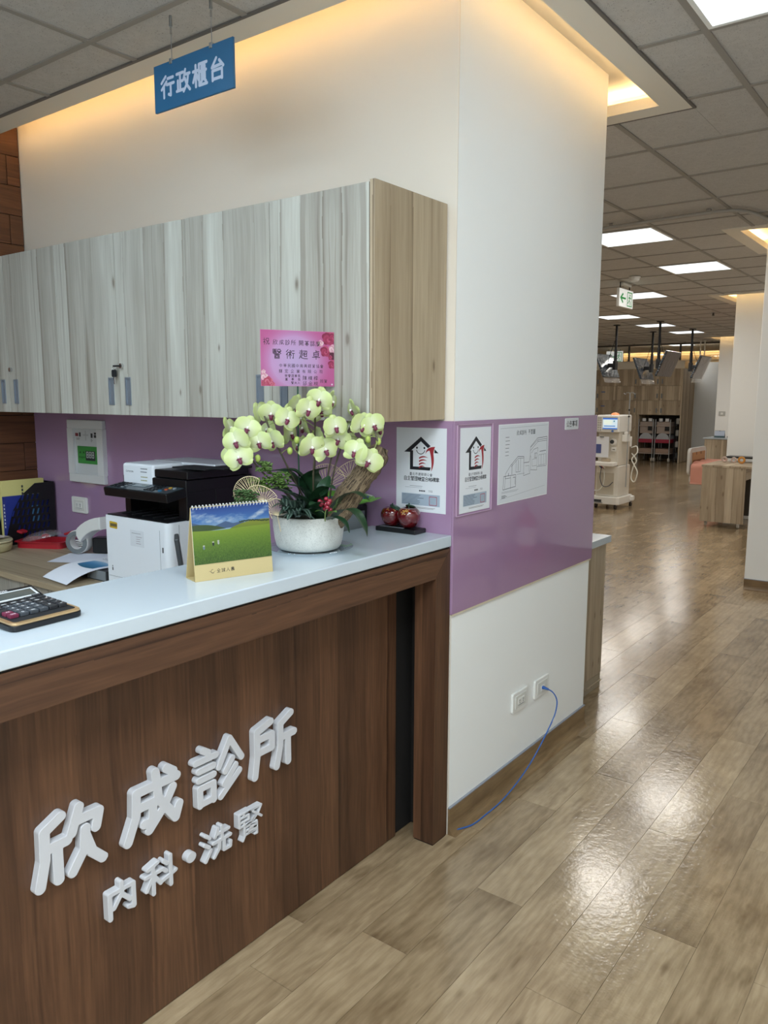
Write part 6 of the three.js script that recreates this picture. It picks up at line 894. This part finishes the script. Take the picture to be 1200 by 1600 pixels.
{ // storage wall at the far end
  const Z = -16.9, D = 0.93, rows = [[1.466, 1.12], [1.81, 1.466], [2.21, 1.81]], cols = [-6.92, -6.39, -5.86, -5.33, -4.80, -4.285];
  const unit = (label, c0, c1, low) => {
    const t = thing('storage_cabinet', label, 'cabinet', [0, 0, 0], 0, 'wood storage cabinets at the far end of the hall');
    mesh('carcass', span(c0, c1, low ? 0.02 : 1.13, 2.205, Z - D, Z - 0.02, 0), M.oakEdge, t);
    for (const [y1, y0] of rows) for (let x = c0, k = 0; x < c1 - 0.1; x += 0.53, k++) {
      const xe = Math.min(x + 0.53, c1), d = mesh('door', span(x + 0.003, xe - 0.003, y0 + 0.003, y1 - 0.003, Z - 0.018, Z, 0.001, 'y', k * 0.6 + y0 * 3, y0 * 2), M.hallOak, t); mesh('handle', span(k % 2 ? x + 0.04 : xe - 0.07, k % 2 ? x + 0.07 : xe - 0.04, y0 + 0.05, y0 + 0.16, Z, Z + 0.008, 0), M.midGrey, d);
      if (low && k === 1 && y0 < 1.7) { const s = new THREE.Shape(); s.absellipse(0, 0, 0.11, 0.055, 0, 6.2832); mesh('oval_label', extrude(s, 0.004, 0, 16), std(0xf2f4f6, 0.4), d, [x + 0.2, y0 + 0.2, Z + 0.001]); mesh('oval_label_band', span(x + 0.15, x + 0.25, y0 + 0.19, y0 + 0.212, Z + 0.005, Z + 0.007, 0), std(0x4a68a8, 0.5), d); }
    }
    if (low) for (let x = c0, k = 0; x < c1 - 0.1; x += 0.53, k++) mesh('tall_door', span(x + 0.003, Math.min(x + 0.53, c1) - 0.003, 0.02, 1.115, Z - 0.018, Z, 0.001, 'y', k * 0.7, 0.4), M.hallOak, t);
    else { mesh('side_panel', span(c1, c1 + 0.025, 0, 2.21, Z - D, Z + 0.004, 0.001, 'y', 0.3, 0.2), M.hallOak, t); mesh('inner_panel', span(c0, c0 + 0.06, 0, 1.12, Z - D, Z, 0.001, 'y', 0.5, 0.1), M.hallOak, t); mesh('niche_back', span(c0, c1, 0, 1.13, Z - D, Z - D + 0.02, 0), std(0x6a6258, 0.8), t); }
  };
  unit('far wood storage cabinet with tall doors and small oval labels', -6.92, -5.33, true); unit('far wood storage cabinet above the niche with the carts', -5.33, -4.295, false);
  const cart = (label, x) => {
    const t = thing('supply_cart', label, 'cart', [x, 0, -17.12], 0, 'supply carts parked under the far cabinets'), w = 0.35, d = 0.5, be = std(0xb9aaa0, 0.5);
    for (const a of [-1, 1]) for (const b of [-1, 1]) { mesh('post', tr(cyl(0.012, 0.012, 0.92, 10), a * w / 2, 0.56, b * d / 2), M.steel, t); const c = cyl(0.05, 0.05, 0.03, 16); c.rotateZ(Math.PI / 2); mesh('wheel', c, M.plasticGrey, t, [a * w / 2, 0.051, b * d / 2]); }
    for (const y of [0.2, 0.52, 0.86]) mesh('shelf', tr(box(w, 0.02, d, 0.004), 0, y, 0), be, t);
    mesh('upper_box', tr(box(w - 0.04, 0.28, d - 0.06, 0.006), 0, 0.87 + 0.145 - 0.2, 0), std(0xa89990, 0.6), t); mesh('lower_panel', tr(box(w - 0.03, 0.1, d - 0.04, 0.006), 0, 0.265, 0), std(0x9c8474, 0.6), t);
    const bin = new THREE.CylinderGeometry(0.16, 0.16, d - 0.08, 28, 1, false, -Math.PI / 2, Math.PI); bin.rotateX(-Math.PI / 2); mesh('domed_bin', bin, phy(0xaeb2b8, 0.4), t, [0, 0.53, 0.02]); mesh('red_drawer', tr(box(w + 0.01, 0.09, d - 0.02, 0.008), 0, 0.50, 0.012), phy(0x9c2740, 0.4), t);
    mesh('dark_display', tr(box(0.1, 0.1, 0.015, 0.004), 0.1, 0.8, d / 2), M.black, t);
    for (const x of [-0.1, 0.05]) mesh('paper_roll', tr(cyl(0.045, 0.045, 0.07, 18), x, 1.0, 0.1), M.paper, t);
  };
  cart('left grey supply cart with a red drawer in the far niche', -5.075); cart('right grey supply cart with a red drawer in the far niche', -4.67);
  const r = thing('dark_rack', 'dark narrow rack at the right end of the far niche', 'rack', [-4.375, 0, -17.2]); for (const a of [-0.05, 0.05]) for (const b of [-0.2, 0.2]) mesh('post', tr(cyl(0.012, 0.012, 1.0, 8), a, 0.5, b), M.blackMatte, r); for (const y of [0.08, 0.35, 0.62, 0.9]) { mesh('shelf', tr(box(0.11, 0.015, 0.44, 0.002), 0, y, 0), M.blackMatte, r); mesh('bottle_box', tr(box(0.09, 0.14, 0.1, 0.01), 0, y + 0.078, 0.1), y > 0.3 ? M.plasticGrey : M.darkGrey, r); }
}
{ // wheeled desk by the near pillar
  const t = thing('wheeled_desk', 'light wood desk on casters beside the near pillar', 'desk', [0, 0, 0]);
  mesh('end_panel', span(-1.245, -0.755, 0.062, 0.72, -7.68, -7.65, 0.001, 'y', 0.2, 0.3), M.hallOak, t); mesh('desktop', span(-1.255, -0.64, 0.72, 0.745, -8.45, -7.645, 0.001, 'z', 0.3, 0.2), M.hallOak, t); mesh('side_panel', span(-1.245, -1.22, 0.062, 0.72, -8.43, -7.68, 0.001, 'y'), M.hallOak, t);
  mesh('drawer_front', span(-0.775, -0.757, 0.58, 0.718, -8.43, -7.68, 0.001, 'z', 0.4, 0.2), M.hallOak, t); mesh('back_panel', span(-1.22, -0.76, 0.062, 0.72, -8.44, -8.42, 0), std(0x4b443c, 0.7), t);
  for (const [x, z] of [[-1.19, -7.72], [-0.82, -7.72], [-1.19, -8.38], [-0.82, -8.38]]) { const c = cyl(0.028, 0.028, 0.022, 18); c.rotateZ(Math.PI / 2); const m = mesh('caster', c, M.plasticGrey, t, [x, 0.029, z]); mesh('caster_fork', tr(box(0.03, 0.03, 0.02, 0.003), 0, 0.022, 0), M.steel, m); }
  const k = thing('black_tray', 'flat black tray raised above the back of the wheeled desk', 'tray', [-0.92, 0.745, -8.33]); mesh('tray_plate', tr(box(0.42, 0.022, 0.2, 0.005), 0, 0.061, 0), M.black, k); for (const x of [-0.17, 0.17]) mesh('leg', tr(box(0.02, 0.05, 0.16, 0.003), x, 0.025, 0), M.clear, k);
  const r = thing('tape_roll', 'amber roll of tape standing on the wheeled desk', 'tape', [-0.9, 0.7455, -8.05]); mesh('tape_ring', tr(new THREE.TorusGeometry(0.032, 0.013, 12, 28), 0, 0.0455, 0), phy(0xc98a3a, 0.35), r); mesh('core', tr(new THREE.TorusGeometry(0.022, 0.003, 8, 24), 0, 0.0455, 0), std(0xcbb58f, 0.7), r);
  for (const [label, x, z] of [['clear roll of tape on the left of the black tray', -1.12, -8.15], ['clear roll of tape beside the amber tape roll', -1.0, -8.1]]) { const q = thing('clear_tape_roll', label, 'tape', [x, 0.7455, z]); mesh('tape_ring', tr(new THREE.TorusGeometry(0.026, 0.011, 10, 24), 0, 0.037, 0), phy(0xe9d6cc, 0.2, { transmission: 0.5, thickness: 0 }), q); mesh('core', tr(new THREE.TorusGeometry(0.017, 0.003, 8, 20), 0, 0.037, 0), M.paper, q); }
}
{ // bed
  const t = thing('treatment_bed', 'treatment bed with a white framed wooden end board behind the wheeled desk', 'bed', [0, 0, 0]);
  mesh('bed_frame', span(-2.13, -0.15, 0.26, 0.34, -11.1, -10.25, 0.01), phy(0xd8d8d4, 0.4), t); for (const [x, z] of [[-1.6, -10.4], [-1.6, -10.95], [-0.3, -10.3], [-0.3, -11.05]]) mesh('leg', tr(cyl(0.02, 0.02, 0.26, 10), x, 0.13, z), M.steel, t);
  mesh('mattress', span(-2.11, -0.2, 0.34, 0.50, -11.08, -10.26, 0.03), std(0xcfcac2, 0.8), t);
  const board = extrude(roundedShape(0.86, 0.40, 0.08), 0.03, 0.008); board.rotateY(Math.PI / 2); mesh('end_board_frame', board, phy(0xe2e2de, 0.4), t, [-2.17, 0.56, -10.70]); mesh('end_board_panel', span(-2.132, -2.122, 0.46, 0.70, -11.04, -10.36, 0.004, 'z'), std(0xc39a70, 0.6), t); mesh('end_board_band', span(-2.122, -2.116, 0.50, 0.58, -11.02, -10.38, 0.002), std(0x9a5f36, 0.6), t); for (const z of [-10.55, -10.8]) mesh('board_slot', span(-2.122, -2.118, 0.66, 0.70, z - 0.02, z + 0.02, 0), std(0x8a6a4a, 0.6), t);
  mesh('side_rail', tube([[-1.0, 0.3, -10.15], [-1.0, 0.72, -10.15], [-0.94, 0.78, -10.15], [-0.4, 0.78, -10.15], [-0.34, 0.72, -10.15], [-0.34, 0.3, -10.15]], 0.014, 50, 8), M.plastic, t);
  const q = thing('quilt', 'salmon pink quilted cover draped over the bed', 'quilt'), n = 44, m = 30, P = [], I = [];
  for (let i = 0; i <= n; i++) for (let j = 0; j <= m; j++) { const u = i / n, v = j / m, len = v * 1.15, a = 1.9 * u, puff = 0.016 * (Math.abs(Math.sin((a * 1.0 + len) * 9)) + Math.abs(Math.sin((a - len) * 9))) * 0.6; let y, z; if (len < 0.28) { y = 0.24 + len; z = -10.215; P.push(-2.10 + a, y, z + puff); } else { const r = len - 0.28; y = 0.52 + 0.03 * Math.min(1, r * 8); z = -10.215 - r; P.push(-2.10 + a, y + puff, z); } }
  for (let i = 0; i < n; i++) for (let j = 0; j < m; j++) { const a = i * (m + 1) + j, b = a + m + 1; I.push(a, b, a + 1, b, b + 1, a + 1); }
  const g = new THREE.BufferGeometry(); g.setAttribute('position', new THREE.Float32BufferAttribute(P, 3)); g.setIndex(I); g.computeVertexNormals(); mesh('cover', g, std(0xe8a592, 0.8, { side: THREE.DoubleSide }), q); const hem = []; for (let k = 0; k <= 20; k++) hem.push([-2.10 + 1.9 * k / 20, 0.238, -10.205]); mesh('hem', tube(hem, 0.012, 40, 6), std(0xe4aa98, 0.8), q);
}
{ // low cabinet with a desk calendar and phone
  const t = thing('low_cabinet', 'low wood cabinet with a white top beyond the bed', 'cabinet', [0, 0, 0]); mesh('carcass', span(-2.45, -1.7, 0.04, 0.825, -12.7, -12.2, 0.002), M.oakEdge, t); for (const [a, b] of [[-2.448, -2.08], [-2.077, -1.702]]) mesh('door', span(a, b, 0.05, 0.82, -12.2, -12.183, 0.001, 'y', a * 2, 0.1), M.hallOak, t); mesh('top', span(-2.47, -1.68, 0.825, 0.85, -12.72, -12.17, 0.002), M.quartz, t); mesh('plinth', span(-2.44, -1.72, 0, 0.05, -12.68, -12.22, 0), M.dark, t);
  const c = thing('desk_calendar', 'small pale blue tent calendar on the low white-topped cabinet', 'calendar', [-2.24, 0.85, -12.32]); mesh('front_board', tr(box(0.17, 0.125, 0.003, 0.001), 0, 0.0625, 0), std(0xc9d6ea, 0.6), c, [0, 0, 0.02], [-0.25, 0, 0]); mesh('back_board', tr(box(0.17, 0.125, 0.003, 0.001), 0, 0.0625, 0), std(0x3e4a52, 0.6), c, [0, 0, -0.04], [0.25, 0, 0]); mesh('foot_strip', tr(box(0.17, 0.03, 0.004, 0.001), 0, 0.015, 0.023), std(0x4f6a72, 0.6), c); mesh('page_mark', tr(box(0.02, 0.006, 0.004, 0), 0, 0.115, -0.006), M.darkGrey, c);
  const p = thing('desk_phone', 'small black desk phone behind the pale blue calendar', 'phone', [-2.02, 0.85, -12.35]); mesh('base', (() => { const g = extrude(poly([[0, 0], [0.17, 0], [0.17, 0.055], [0, 0.02]]), 0.16, 0.003); g.rotateY(Math.PI / 2); return g; })(), M.black, p, [-0.08, 0.003, 0.08]); mesh('handset', tr(box(0.045, 0.03, 0.19, 0.012), -0.05, 0.065, 0), M.black, p);
}
{ const t = thing('wall_switch', 'small white switch plate on the far pillar', 'wall switch', [-3.066, 1.2, -15.7195]); mesh('plate', tr(extrude(roundedShape(0.13, 0.09, 0.01), 0.008, 0.002), 0, 0, 0.003), std(0xb9b9b5, 0.5), t); mesh('rocker', tr(box(0.05, 0.045, 0.006, 0.002), 0, 0, 0.0155), M.plastic, t); }
for (const [label, x] of [['left one of two white rods hanging from the ceiling by the clerestory', -3.78], ['right one of two white rods hanging from the ceiling by the clerestory', -3.69]]) { const t = thing('hanging_rod', label, 'hanging rod', [x, 0, -16.4], 0, 'white ceiling rods'); mesh('rod', tr(cyl(0.014, 0.014, 0.46, 10), 0, CEIL - 0.23, 0), M.plastic, t); mesh('ceiling_cup', tr(cyl(0.03, 0.03, 0.012, 14), 0, CEIL - 0.008, 0), M.plastic, t); }
{ // fire extinguisher by the far right corner, seen only as a reflection in the purple glass
  const t = thing('fire_extinguisher', 'red fire extinguisher on a stand, reflected in the purple column panel', 'fire extinguisher', [2.02, 0, -4.55]); mesh('stand', merge([span(-0.14, 0.14, 0, 0.012, -0.13, 0.13, 0.003), span(-0.14, 0.14, 0.012, 0.14, -0.13, -0.12, 0.003), span(-0.14, -0.13, 0.012, 0.14, -0.12, 0.13, 0.003), span(0.13, 0.14, 0.012, 0.14, -0.12, 0.13, 0.003)]), std(0x9a1f22, 0.4), t);
  mesh('cylinder', lathe([[0.001, 0.014], [0.085, 0.014], [0.09, 0.03], [0.09, 0.36], [0.08, 0.42], [0.045, 0.46], [0.025, 0.47], [0.025, 0.5], [0.001, 0.5]], 32), phy(0xb3161c, 0.25, { clearcoat: 1 }), t); mesh('label_band', lathe([[0.0905, 0.15], [0.0905, 0.32]], 32), M.paper, t); mesh('lever', merge([tr(box(0.03, 0.02, 0.12, 0.004), 0, 0.52, 0.03), tr(box(0.025, 0.012, 0.12, 0.003), 0, 0.55, 0.035)]), M.blackMatte, t); mesh('hose', tube([[0.02, 0.5, 0], [0.09, 0.5, 0.0], [0.13, 0.4, 0.0], [0.125, 0.22, 0.0], [0.11, 0.12, 0.0]], 0.012, 30, 8), M.blackMatte, t);
}
{ // folding chair by the right wall, seen only in the purple glass
  const t = thing('folding_chair', 'black folding chair by the right wall, reflected in the purple panel', 'chair', [1.86, 0, -3.25], -0.5), leg = (a, b) => new THREE.TubeGeometry(new THREE.LineCurve3(new THREE.Vector3(...a), new THREE.Vector3(...b)), 4, 0.013, 10);
  for (const x of [-0.2, 0.2]) { mesh('leg', leg([x, 0.01, 0.24], [x, 0.86, -0.2]), M.black, t); mesh('leg', leg([x * 0.9, 0.01, -0.26], [x * 0.9, 0.46, 0.1]), M.black, t); }
  mesh('seat', tr(box(0.4, 0.035, 0.38, 0.012), 0, 0.46, 0.02), M.blackMatte, t); mesh('backrest', tr(box(0.4, 0.2, 0.025, 0.01), 0, 0.74, -0.15), M.blackMatte, t, [0, 0, 0]); mesh('crossbar', leg([-0.2, 0.16, 0.165], [0.2, 0.16, 0.165]), M.black, t);
}
scene.traverse((o) => { if (o.isMesh) { o.castShadow = true; o.receiveShadow = true; } });
renderer.render(scene, camera);
